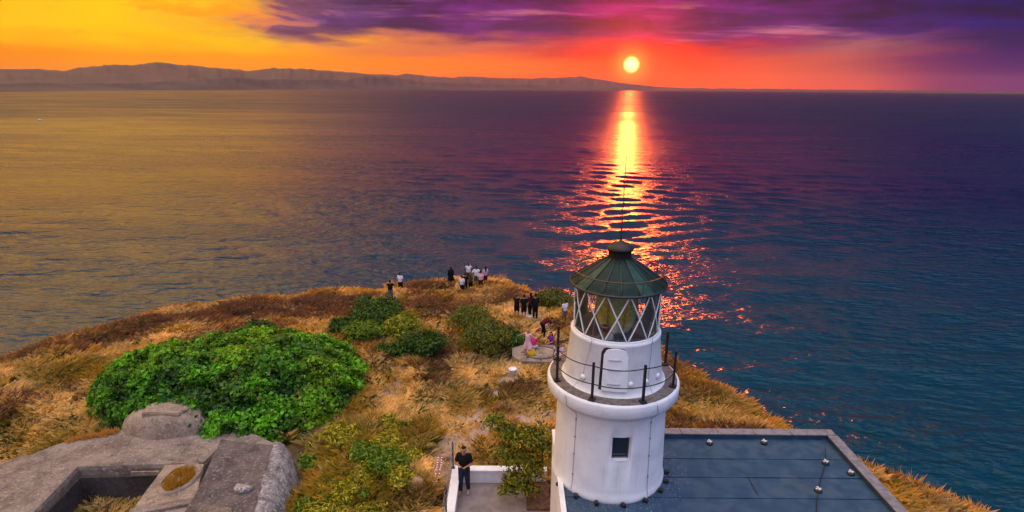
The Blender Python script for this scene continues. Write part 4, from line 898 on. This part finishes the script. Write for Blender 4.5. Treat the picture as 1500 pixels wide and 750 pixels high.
bc = lerp3((.12, .055, .04), (.26, .14, .09), rng.random(nc)); brw = np.clip(br * 1.25 * (.5 + rng.random(nc)), 0, .95)[:, None]; col = col * (1 - brw) + bc * brw
gcx = lerp3((.20, .20, .015), (.50, .36, .03), rng.random(nc)); grw = np.clip(gr * (.5 + .8 * rng.random(nc)), 0, .9)[:, None]; col = col * (1 - grw) + gcx * grw
wd = (rng.random(nc) < .16 * sst(N2.fbm(X * .8 + 60, Y * .8, 3), .45, .6))[:, None]; col = np.where(wd, lerp3((.06, .075, .008), (.20, .19, .02), rng.random(nc)), col)
ed = sst(2.6 - sd_, 0, 2.6); col = col + (np.array([[.78, .48, .08]]) - col) * (ed * .45 * (1 - br * .7))[:, None]; hgt = hgt * (1 + .2 * ed)
windx = .55 * (N1.fbm(X * .35 + 3, Y * .35, 2) - .35); windy = .5 * (N2.fbm(X * .35, Y * .35 + 8, 2) - .5)
BPC = 12; ci = np.repeat(np.arange(nc), BPC); nb = len(ci)
a_ = rng.random(nb) * 2 * math.pi; sp_ = .14 * np.sqrt(rng.random(nb)); bx = X[ci] + sp_ * np.cos(a_); by = Y[ci] + sp_ * np.sin(a_); bz = Z[ci] - .03
L_ = hgt[ci] * (.6 + .7 * rng.random(nb)); lean = .35 + .45 * rng.random(nb); w_ = (.010 + .008 * rng.random(nb)) * (dist_[ci] / 22) ** .6
dxl = np.cos(a_) * lean + windx[ci] + .15 * rng.normal(size=nb); dyl = np.sin(a_) * lean + windy[ci] + .15 * rng.normal(size=nb); pa = rng.random(nb) * 2 * math.pi
b0 = np.stack([bx, by, bz], 1); s_ = np.stack([np.cos(pa) * w_, np.sin(pa) * w_, 0 * pa], 1); mid = b0 + np.stack([dxl * L_ * .35, dyl * L_ * .35, L_ * .6], 1); tip = b0 + np.stack([dxl * L_, dyl * L_, L_ * (.95 - .25 * lean)], 1)
V = np.stack([b0 - s_, b0 + s_, mid + s_ * .8, tip], 1).reshape(-1, 3); ii = np.arange(nb)[:, None] * 4
cb = col[ci] * (.72 + .56 * rng.random((nb, 1))); tipc = cb * np.array([[1.12, 1.1, 1.05]])
T = np.concatenate([ii + np.array([[0, 1, 2]]), ii + np.array([[0, 2, 3]])], 1).reshape(-1, 3)
o = link('dry_grass', np_mesh('dry_grass', V, T, np.repeat(cb, 4, 0)), M_GRASS); tag(o, 'golden dry grass covering the headland', 'grass', kind='stuff')
# taller plume clumps along the cliff edge and turf on the bunker
def tuft(name, pts, h, label=None, par=None, cols=((.55, .30, .05), (.62, .40, .13)), per=60, spread=.16, cat='grass', lean=.35):
    P = np.array(pts, float); ci = np.repeat(np.arange(len(P)), per); n = len(ci); a = rng.random(n) * 6.283; q = spread * np.sqrt(rng.random(n)); off = np.stack([q * np.cos(a), q * np.sin(a), 0 * a], 1)
    L2 = h * (.55 + .7 * rng.random(n)); b = P[ci] + off; ln = lean * (.4 + rng.random(n)); t_ = b + np.stack([np.cos(a) * ln * L2, np.sin(a) * ln * L2, L2], 1); pa_ = rng.random(n) * 6.283; s2 = np.stack([np.cos(pa_), np.sin(pa_), 0 * pa_], 1) * (.012 + .01 * rng.random((n, 1)))
    V2 = np.stack([b - s2, b + s2, t_], 1).reshape(-1, 3); c2 = lerp3(cols[0], cols[1], rng.random(n)); me = np_mesh(name, V2, np.arange(3 * n).reshape(n, 3), np.repeat(c2, 3, 0)); o_ = link(name, me, M_GRASS, par)
    if label: tag(o_, label, cat)
    o_['kind'] = 'stuff'; return o_
def along(p, q, k, z, jit=.06): return [(p[0] + (q[0] - p[0]) * i / k + rng.normal() * jit, p[1] + (q[1] - p[1]) * i / k + rng.normal() * jit, z) for i in range(k + 1)]
loc = lambda L0: [(x + BO.x, y + BO.y, z + BO.z) for x, y, z in L0]
tuft('turf', loc(along((-17.1, 19.50), (-15.65, 20.18), 26, TZ + .0)), .17, None, bk, per=40, spread=.12)
tuft('turf', loc(along((-12.35, 20.55), (-11.2, 20.50), 20, TZ + .0)), .18, None, bk, per=40, spread=.12)
tuft('turf', loc([(-11.62 + .42 * math.sqrt(rng.random()) * math.cos(a), 17.42 + .62 * math.sqrt(rng.random()) * math.sin(a), TZ) for a in rng.random(46) * 6.283]), .17, None, bk, cols=((.50, .24, .03), (.50, .36, .06)), per=36, spread=.12)
tuft('turf', loc([(-15.2 + 1.5 * rng.random(), 14.3 + 3.2 * rng.random(), -2.0) for k in range(110)]), .5, None, bk, cols=((.30, .22, .02), (.55, .34, .06)), per=30, spread=.2)
tuft('plume_grass', [(-.9 + rng.normal() * .12, 50.6 + rng.normal() * .12, gz(-.9, 50.6)) for k in range(5)], .9, 'tall pale plume of grass at the tip of the headland right of the people', cols=((.55, .38, .16), (.62, .46, .24)), per=30, spread=.12)

# ------------------------------------------------------------------ people
BAKE = []
def capsule(bm, p0, r0, p1, r1, n=10):
    p0, p1 = Vector(p0), Vector(p1); d = p1 - p0; L = d.length
    if L < 1e-4: d = Vector((0, 0, 1)); p1 = p0 + d * 1e-3; L = 1e-3
    t = d / L; up = Vector((0, 0, 1)) if abs(t.z) < .9 else Vector((1, 0, 0)); s = t.cross(up).normalized(); w = s.cross(t); rings = []
    prof = [(p0 - t * r0 * math.cos(q), r0 * math.sin(q)) for q in (.45, 1.0)] + [(p0, r0), (p1, r1)] + [(p1 + t * r1 * math.cos(q), r1 * math.sin(q)) for q in (1.0, .45)]
    for c_, r_ in prof: rings.append([bm.verts.new(c_ + (s * math.cos(6.28319 * k / n) + w * math.sin(6.28319 * k / n)) * r_) for k in range(n)])
    a = bm.verts.new(p0 - t * r0); b = bm.verts.new(p1 + t * r1)
    for A, Bq in zip(rings[:-1], rings[1:]):
        for k in range(n): bm.faces.new((A[k], A[(k + 1) % n], Bq[(k + 1) % n], Bq[k]))
    for k in range(n): bm.faces.new((a, rings[0][(k + 1) % n], rings[0][k])); bm.faces.new((b, rings[-1][k], rings[-1][(k + 1) % n]))
def skin_obj(name, caps, m_, par, vox, smooth=4):
    bm = bmesh.new()
    for c_ in caps: capsule(bm, *c_)
    bmesh.ops.recalc_face_normals(bm, faces=bm.faces[:]); o_ = bmobj(name, bm, m_, par, True)
    md = o_.modifiers.new('r', 'REMESH'); md.mode = 'VOXEL'; md.voxel_size = vox; md.use_smooth_shade = True
    m2 = o_.modifiers.new('s', 'SMOOTH'); m2.factor = .5; m2.iterations = smooth
    BAKE.append(o_); return o_
V3 = Vector
def pose_joints(pose, rnd):
    J = dict(pel=V3((0, 0, .95)), che=V3((0, .0, 1.28)), nec=V3((0, -.01, 1.47)), hed=V3((0, .015, 1.64)))
    st = .03 * rnd
    for s, k in ((-1, 'L'), (1, 'R')):
        J['sh' + k] = V3((s * .175, -.01, 1.42)); J['el' + k] = V3((s * .235, -.03, 1.14)); J['wr' + k] = V3((s * .235, .06, .90))
        J['hip' + k] = V3((s * .09, 0, .93)); J['kn' + k] = V3((s * .105, .02 + s * st, .50)); J['an' + k] = V3((s * .12, -.02 + s * st * 2, .09)); J['to' + k] = V3((s * .14, .15 + s * st * 2, .04))
    if pose == 'stride':
        J['knL'] = V3((-.1, .16, .52)); J['anL'] = V3((-.11, .18, .09)); J['toL'] = V3((-.12, .35, .04)); J['knR'] = V3((.1, -.06, .5)); J['anR'] = V3((.11, -.25, .12)); J['toR'] = V3((.12, -.09, .04))
    if pose == 'phone':
        for s, k in ((-1, 'L'), (1, 'R')): J['el' + k] = V3((s * .27, .03, 1.13)); J['wr' + k] = V3((s * .085, .25, 1.14 + (.02 if s > 0 else 0)))
        J['hed'] = V3((0, .05, 1.63))
    if pose == 'photo':
        for s, k in ((-1, 'L'), (1, 'R')): J['el' + k] = V3((s * .25, .16, 1.28)); J['wr' + k] = V3((s * .09, .30, 1.52))
    if pose == 'crossed':
        for s, k in ((-1, 'L'), (1, 'R')): J['el' + k] = V3((s * .24, .06, 1.14)); J['wr' + k] = V3((-s * .06, .18, 1.18 + s * .03))
    if pose == 'hips':
        for s, k in ((-1, 'L'), (1, 'R')): J['el' + k] = V3((s * .36, -.06, 1.18)); J['wr' + k] = V3((s * .19, .02, 1.0))
    if pose == 'arms_out':
        for s, k in ((-1, 'L'), (1, 'R')): J['el' + k] = V3((s * .42, .06, 1.36)); J['wr' + k] = V3((s * .62, .16, 1.33 if s < 0 else 1.24))
    if pose == 'bend':
        J['che'] = V3((0, .26, 1.10)); J['nec'] = V3((0, .44, 1.12)); J['hed'] = V3((0, .58, 1.09)); J['pel'] = V3((0, -.04, .92))
        for s, k in ((-1, 'L'), (1, 'R')): J['sh' + k] = V3((s * .17, .40, 1.10)); J['el' + k] = V3((s * .19, .42, .82)); J['wr' + k] = V3((s * .13, .50, .58)); J['hip' + k] = V3((s * .09, -.04, .90)); J['kn' + k] = V3((s * .11, .08, .50))
    if pose == 'kneel':
        J['pel'] = V3((0, -.16, .30)); J['che'] = V3((0, -.06, .63)); J['nec'] = V3((0, -.03, .82)); J['hed'] = V3((0, .02, .98))
        for s, k in ((-1, 'L'), (1, 'R')):
            J['sh' + k] = V3((s * .17, -.03, .77)); J['el' + k] = V3((s * .24, .08, .52)); J['wr' + k] = V3((s * .12, .28, .45)); J['hip' + k] = V3((s * .1, -.14, .28)); J['kn' + k] = V3((s * .14, .24, .12)); J['an' + k] = V3((s * .13, -.16, .09)); J['to' + k] = V3((s * .13, -.30, .05))
    if pose == 'sit':
        J['pel'] = V3((0, 0, .14)); J['che'] = V3((0, .03, .47)); J['nec'] = V3((0, .06, .66)); J['hed'] = V3((0, .10, .82))
        for s, k in ((-1, 'L'), (1, 'R')):
            J['sh' + k] = V3((s * .17, .05, .61)); J['el' + k] = V3((s * .24, .16, .38)); J['wr' + k] = V3((s * .12, .36, .34)); J['hip' + k] = V3((s * .1, .04, .13)); J['kn' + k] = V3((s * .15, .42, .40)); J['an' + k] = V3((s * .12, .62, .09)); J['to' + k] = V3((s * .12, .78, .05))
    return J
def cloth(rgb, name):
    return mat('cloth_' + name, rgb, .9, .25, 12, .004, 60, spec=.15)
CL = dict(black=(.010, .010, .012), white=(.72, .70, .74), navy=(.012, .016, .035), pink=(.62, .04, .20), palepink=(.74, .46, .54), maroon=(.10, .012, .02), red=(.30, .03, .04), green=(.02, .14, .09), khaki=(.20, .13, .07), purple=(.16, .04, .24), yellow=(.75, .48, .02), grey=(.18, .17, .18), tan=(.42, .30, .2), denim=(.02, .03, .06), stripe=(.60, .40, .50), brown=(.10, .05, .03))
SKIN = mat('skin', (.42, .21, .13), .6, .15, 10, spec=.3); HAIRS = dict(dark=mat('dark_hair', (.010, .008, .007), .75, spec=.15), brown=mat('brown_hair', (.06, .03, .016), .6), fair=mat('fair_hair', (.28, .16, .07), .6))
def person(loc, yaw, h, pose, label, top, bottom, legs='trousers', sleeves='short', hair='dark', long_hair=False, shoe='black', vox=.022, group='visitors on the headland', rnd=1., z=None, fine=False, cap=None):
    root = empty('person', (loc[0], loc[1], gz(loc[0], loc[1]) - .0 if z is None else z), yaw); tag(root, label, 'person', group); root.scale = (h / 1.75,) * 3
    J = pose_joints(pose, rnd); body = []; up_ = (J['nec'] - J['che']).normalized(); hd = J['hed']; fwd = V3((0, 1, 0)) if pose != 'bend' else V3((0, .35, -.94)); ht = V3((0, 0, 1)) if pose != 'bend' else V3((0, .94, .25))
    body += [(hd + ht * .03, .094, hd - ht * .015, .086), (hd + ht * .02 - fwd * .025, .09, hd - fwd * .015, .08), (hd - ht * .02 + fwd * .025, .07, hd - ht * .085 + fwd * .038, .045), (hd + fwd * .085, .014, hd - ht * .028 + fwd * .104, .016), (J['nec'] - up_ * .05, .062, hd - ht * .05, .056)]
    for s in (-1, 1): body += [(hd + V3((s * .088, 0, 0)) + ht * .012, .018, hd + V3((s * .088, 0, 0)) - ht * .022, .015)]
    body += [(J['pel'], .125, J['che'], .135), (J['che'], .135, J['nec'] - up_ * .06, .09)]
    for k, s in (('L', -1), ('R', 1)):
        body += [(J['nec'] - up_ * .04, .06, J['sh' + k], .062), (J['sh' + k], .058, J['el' + k], .043), (J['el' + k], .042, J['wr' + k], .029), (J['che'] + V3((s * .055, 0, 0)), .11, J['pel'] + V3((s * .04, 0, 0)), .11), (J['pel'], .11, J['hip' + k], .10), (J['hip' + k], .092, J['kn' + k], .060), (J['kn' + k], .058, J['an' + k], .038), (J['an' + k], .040, J['to' + k], .034)]
        fd = (J['wr' + k] - J['el' + k]).normalized()                                # hand: palm, four fingers, thumb
        if pose in ('phone', 'photo'): fd = (fd + V3((0, .9, .3))).normalized()
        sd2 = fd.cross(V3((0, 0, 1))); sd2 = (sd2 if sd2.length > .2 else fd.cross(V3((0, 1, 0)))).normalized(); if_ = V3((0, 1, 0)) if abs(fd.z) > .6 else V3((0, 0, 1)); sd2 = fd.cross(if_).normalized() if abs(fd.z) > .6 else sd2
        kn = J['wr' + k] + fd * .085; body += [(J['wr' + k], .026, kn - sd2 * .018, .021), (J['wr' + k], .026, kn + sd2 * .018, .021)]
        curl = if_ * .035 * (1 if pose != 'arms_out' else .3)
        for j, ln in enumerate((.062, .074, .070, .055)):
            f0 = kn + sd2 * ((j - 1.5) * .020); f1 = f0 + fd * ln * .55 + curl * .35; f2 = f1 + fd * ln * .42 + curl * .6; fr_ = .0095 if fine else .011; body += [(f0, fr_, f1, fr_ * .95), (f1, fr_ * .95, f2, fr_ * .8)]
        tb = J['wr' + k] + fd * .03 - sd2 * .026; body += [(tb, .013, tb + fd * .035 - sd2 * .024 + curl * .4, .0115), (tb + fd * .035 - sd2 * .024 + curl * .4, .0115, tb + fd * .06 - sd2 * .022 + curl * .9, .010)]
    skin_obj('body', body, SKIN, root, vox * .75 if fine else vox * .9, 2)
    # upper garment
    g = .018; tp = [(J['pel'] + up_ * .03, .128 + g, J['che'], .138 + g), (J['che'], .138 + g, J['nec'] - up_ * .075, .085 + g)]
    for k, s in (('L', -1), ('R', 1)):
        tp += [(J['nec'] - up_ * .055, .052 + g, J['sh' + k], .064 + g), (J['che'] + V3((s * .06, 0, 0)), .112 + g, J['pel'] + V3((s * .05, 0, 0)), .114 + g)]
        if sleeves == 'short': tp.append((J['sh' + k], .062 + g, J['sh' + k].lerp(J['el' + k], .62), .055 + g))
        elif sleeves == 'long': tp += [(J['sh' + k], .062 + g, J['el' + k], .048 + g), (J['el' + k], .046 + g, J['el' + k].lerp(J['wr' + k], .92), .034 + g * .7)]
        else: tp.append((J['sh' + k] - up_ * .03, .060 + g, J['sh' + k].lerp(J['el' + k], .05), .056 + g))
    if legs == 'dress':
        for j in range(5):
            q = J['pel'] + (V3((0, 0, -.42)) if pose not in ('sit', 'kneel') else V3((0, .3, 0))) * (j / 4)
            for s in (-1, 1): tp.append((q + V3((s * (.05 + .03 * j), .0, .02)), .12 + .012 * j, q + V3((s * (.04 + .03 * j), .02, -.05)), .12 + .014 * j))
    skin_obj('dress' if legs == 'dress' else 'shirt', tp, cloth(CL[top], top), root, vox)
    if legs != 'dress':
        bt_ = [(J['pel'] + V3((-.05, 0, -.02)), .128 + g, J['pel'] + V3((.05, 0, -.02)), .128 + g)]
        for k in 'LR':
            if legs == 'trousers': bt_ += [(J['hip' + k], .095 + g, J['kn' + k], .066 + g), (J['kn' + k], .064 + g, J['an' + k] + (J['kn' + k] - J['an' + k]) * .06, .050 + g)]
            else: bt_ += [(J['hip' + k], .097 + g, J['hip' + k].lerp(J['kn' + k], .85), .080 + g)]
        skin_obj('trousers' if legs == 'trousers' else 'shorts', bt_, cloth(CL[bottom], bottom), root, vox)
    for k in 'LR':
        d_ = (J['to' + k] - J['an' + k]); d_.z = 0; d_ = d_.normalized() if d_.length > .01 else V3((0, 1, 0))
        skin_obj('shoe', [(J['an' + k] - d_ * .045 + V3((0, 0, -.035)), .048, J['an' + k] + d_ * .05 + V3((0, 0, -.03)), .050), (J['an' + k] + d_ * .05 + V3((0, 0, -.035)), .048, J['to' + k] + d_ * .05 + V3((0, 0, .002)), .040)], cloth(CL[shoe], 'shoe_' + shoe), root, vox)
    hr = [(hd + ht * .050 - fwd * .036, .092, hd + ht * .01 - fwd * .046, .090), (hd + ht * .066 + fwd * .005, .074, hd + ht * .05 - fwd * .04, .088)]
    if long_hair: hr += [(hd - fwd * .06, .085, J['nec'] - fwd * .075 - ht * .02, .07), (J['nec'] - fwd * .085, .075, J['che'] - fwd * .13 + up_ * .03, .05)]
    skin_obj('hair', hr, HAIRS[hair], root, vox)
    if fine:
        for s in (-1, 1):
            bm = bmesh.new(); bmesh.ops.create_uvsphere(bm, u_segments=10, v_segments=6, radius=.011); e_ = bmobj('eye', bm, mat('eye_dark', (.02, .015, .012), .3), root, True); e_.location = hd + V3((s * .032, .082, .005))
            bm = bmesh.new(); tube(bm, [hd + V3((s * .015, .092, .028)), hd + V3((s * .032, .094, .033)), hd + V3((s * .052, .080, .027))], .006, 6); bmobj('eyebrow', bm, HAIRS[hair], root)
        bm = bmesh.new(); tube(bm, [hd + V3((-.024, .085, -.062)), hd + V3((0, .092, -.060)), hd + V3((.024, .085, -.062))], .007, 6); bmobj('mouth', bm, mat('lips', (.25, .09, .07), .5), root)
    if cap:
        bm = bmesh.new(); lathe(bm, [(.098, .02), (.10, .055), (.135, .075), (.135, .092), (.06, .115), (0, .118)], 24); c_ = bmobj('cap', bm, cloth(CL['white'], 'white'), root, True); c_.location = hd
        bm = bmesh.new(); lathe(bm, [(.101, .018), (.102, .05)], 24); b_ = bmobj('cap_band', bm, cloth(CL['black'], 'black'), c_)
        bm = bmesh.new(); box(bm, (0, .115, .018), (.13, .08, .012), 0, .004); bmobj('cap_peak', bm, cloth(CL['black'], 'black'), c_)
    return root
ter = person((-1.52, 16.42), math.pi - .12, 1.76, 'phone', 'man in black shirt and dark jeans standing on the terrace with his phone', 'black', 'denim', shoe='tan', vox=.016, z=0.0, fine=True, group=None)
bm = bmesh.new(); box(bm, (0, 0, 0), (.075, .010, .15), 0, .004); ph = bmobj('phone', bm, mat('phone_case', (.02, .02, .022), .3)); tag(ph, 'dark phone held by the man on the terrace', 'phone')
ph.matrix_world = Matrix.Translation((-1.52, 16.42, 0)) @ Matrix.Rotation(math.pi - .12, 4, 'Z') @ Matrix.Translation((0, .345, 1.20)) @ Matrix.Rotation(-.9, 4, 'X')
bm = bmesh.new(); box(bm, (0, .006, 0), (.066, .002, .135)); bmobj('screen', bm, mat('phone_glass', (.01, .012, .016), .1), ph)
person((2.34, 13.42), .25, 1.60, 'stand', 'keeper in white shirt and white peaked cap inside the lantern room', 'white', 'navy', sleeves='short', hair='dark', z=5.72, group=None, fine=True, cap=True, vox=.016)
Q = person
Q((-8.98, 40.5), .1, 1.68, 'photo', 'man dressed in black nearest of the two on the ridge above the left shrubs', 'black', 'grey')
Q((-9.0, 44.4), -.3, 1.72, 'stand', 'man in white shirt and dark trousers, farther of the two on the left ridge', 'white', 'black')
Q((-5.2, 47.0), .4, 1.70, 'stride', 'long-haired woman in a black dress standing at the left end of the tip group', 'black', 'black', 'dress', 'long', long_hair=True)
Q((-3.96, 43.6), -.4, 1.72, 'stride', 'person in white shirt and black shorts, nearest the camera in the tip group', 'white', 'black', 'shorts', shoe='white')
Q((-3.8, 44.9), .3, 1.70, 'stand', 'person in all black just behind the one in black shorts at the tip', 'black', 'black')
Q((-3.75, 47.9), .0, 1.84, 'photo', 'person in white shirt half hidden behind the brown-haired woman at the tip', 'white', 'brown')
Q((-3.42, 45.6), .2, 1.62, 'crossed', 'brown-haired woman in brown top and dark shorts in the middle of the tip group', 'brown', 'black', 'shorts', 'none', hair='brown', long_hair=True)
Q((-3.05, 47.3), .1, 1.86, 'hips', 'tall man in white shirt and green shorts at the tip', 'white', 'green', 'shorts')
Q((-2.62, 46.3), -.1, 1.74, 'stand', 'person in pale pink shirt and maroon shorts at the tip', 'palepink', 'maroon', 'shorts')
Q((-2.30, 47.9), .5, 1.78, 'stand', 'rightmost person of the tip group, in striped top and maroon shorts', 'stripe', 'maroon', 'shorts', long_hair=True)
Q((.34, 35.4), -.5, 1.66, 'crossed', 'woman in black top and shorts at the left of the group in black', 'black', 'black', 'shorts', 'none', hair='brown')
Q((.80, 35.15), .2, 1.68, 'stand', 'person in loose black T-shirt and black shorts in the middle of the group in black', 'black', 'black', 'shorts')
Q((1.22, 35.6), .9, 1.76, 'stand', 'person in maroon top behind the tall man in black', 'maroon', 'black', long_hair=True)
Q((1.52, 34.8), .3, 1.80, 'crossed', 'tall man in black shirt and black trousers at the right of the group in black', 'black', 'black', sleeves='long')
Q((3.33, 33.9), .6, 1.52, 'stand', 'boy in white T-shirt and khaki trousers standing alone left of the lantern', 'white', 'khaki', shoe='white')
Q((1.85, 31.5), -1.2, 1.66, 'bend', 'person in dark red clothes bending over to the ground', 'maroon', 'black', sleeves='short')
Q((.88, 28.1), 2.6, 1.42, 'arms_out', 'girl in pale pink dress with arms spread on the concrete platform', 'palepink', 'pink', 'dress', 'none', hair='fair', long_hair=True, shoe='tan', z=sz_)
Q((1.22, 28.75), -.4, 1.42, 'kneel', 'child in bright pink top kneeling on the concrete platform', 'pink', 'white', 'shorts', hair='fair', shoe='tan', z=sz_)
Q((2.18, 29.5), 2.2, 1.55, 'kneel', 'long-haired person in purple top crouching left of the balcony rail', 'purple', 'purple', 'trousers', long_hair=True)
Q((2.62, 28.5), 2.8, 1.50, 'sit', 'person in striped pale top sitting behind the balcony rail', 'stripe', 'white', 'shorts', hair='brown')
# bags
bg = empty('yellow_bag', (1.08, 28.0, sz_)); tag(bg, 'yellow cloth bag on the concrete platform beside the girl', 'bag')
bm = bmesh.new(); rows = []
for z_, rx_, ry_ in ((0, .19, .13), (.05, .22, .15), (.2, .19, .12), (.33, .13, .06), (.40, .14, .05)): rows.append([bm.verts.new((rx_ * math.cos(6.283 * k / 18) * (1 + .08 * math.sin(k * 2.3)), ry_ * math.sin(6.283 * k / 18) * (1 + .1 * math.cos(k * 1.7)), z_)) for k in range(18)])
bm.faces.new(rows[0][::-1])
for A, Bq in zip(rows[:-1], rows[1:]):
    for k in range(18): bm.faces.new((A[k], A[(k + 1) % 18], Bq[(k + 1) % 18], Bq[k]))
bmobj('sack', bm, cloth(CL['yellow'], 'yellow'), bg, True)
bm = bmesh.new(); tube(bm, [(-.1, 0, .38), (-.07, 0, .52), (0, 0, .57), (.07, 0, .52), (.1, 0, .38)], .012, 6); bmobj('strap', bm, cloth(CL['yellow'], 'yellow'), bg)
x_, y_ = 1.2, 35.1; bg = empty('white_bundle', (x_, y_, gz(x_, y_))); tag(bg, 'small white bundle lying at the feet of the group in black', 'bag')
bm = bmesh.new(); bmesh.ops.create_icosphere(bm, subdivisions=3, radius=.2); bmesh.ops.scale(bm, vec=(1.5, .9, .7), verts=bm.verts[:]); roughen(bm, .12, 5); bmesh.ops.translate(bm, verts=bm.verts[:], vec=(0, 0, .1)); bmobj('sack', bm, cloth(CL['white'], 'white'), bg, True)
bm = bmesh.new(); tube(bm, [(-.2, 0, .16), (-.1, -.02, .29), (.05, -.02, .30), (.18, 0, .16)], .012, 6); bmobj('strap', bm, cloth(CL['white'], 'white'), bg)

dg = bpy.context.evaluated_depsgraph_get()
for o_ in BAKE:
    me = bpy.data.meshes.new_from_object(o_.evaluated_get(dg)); old = o_.data; m_ = old.materials[0]
    o_.modifiers.clear(); me.materials.clear(); me.materials.append(m_); o_.data = me; me.polygons.foreach_set('use_smooth', [True] * len(me.polygons)); bpy.data.meshes.remove(old)
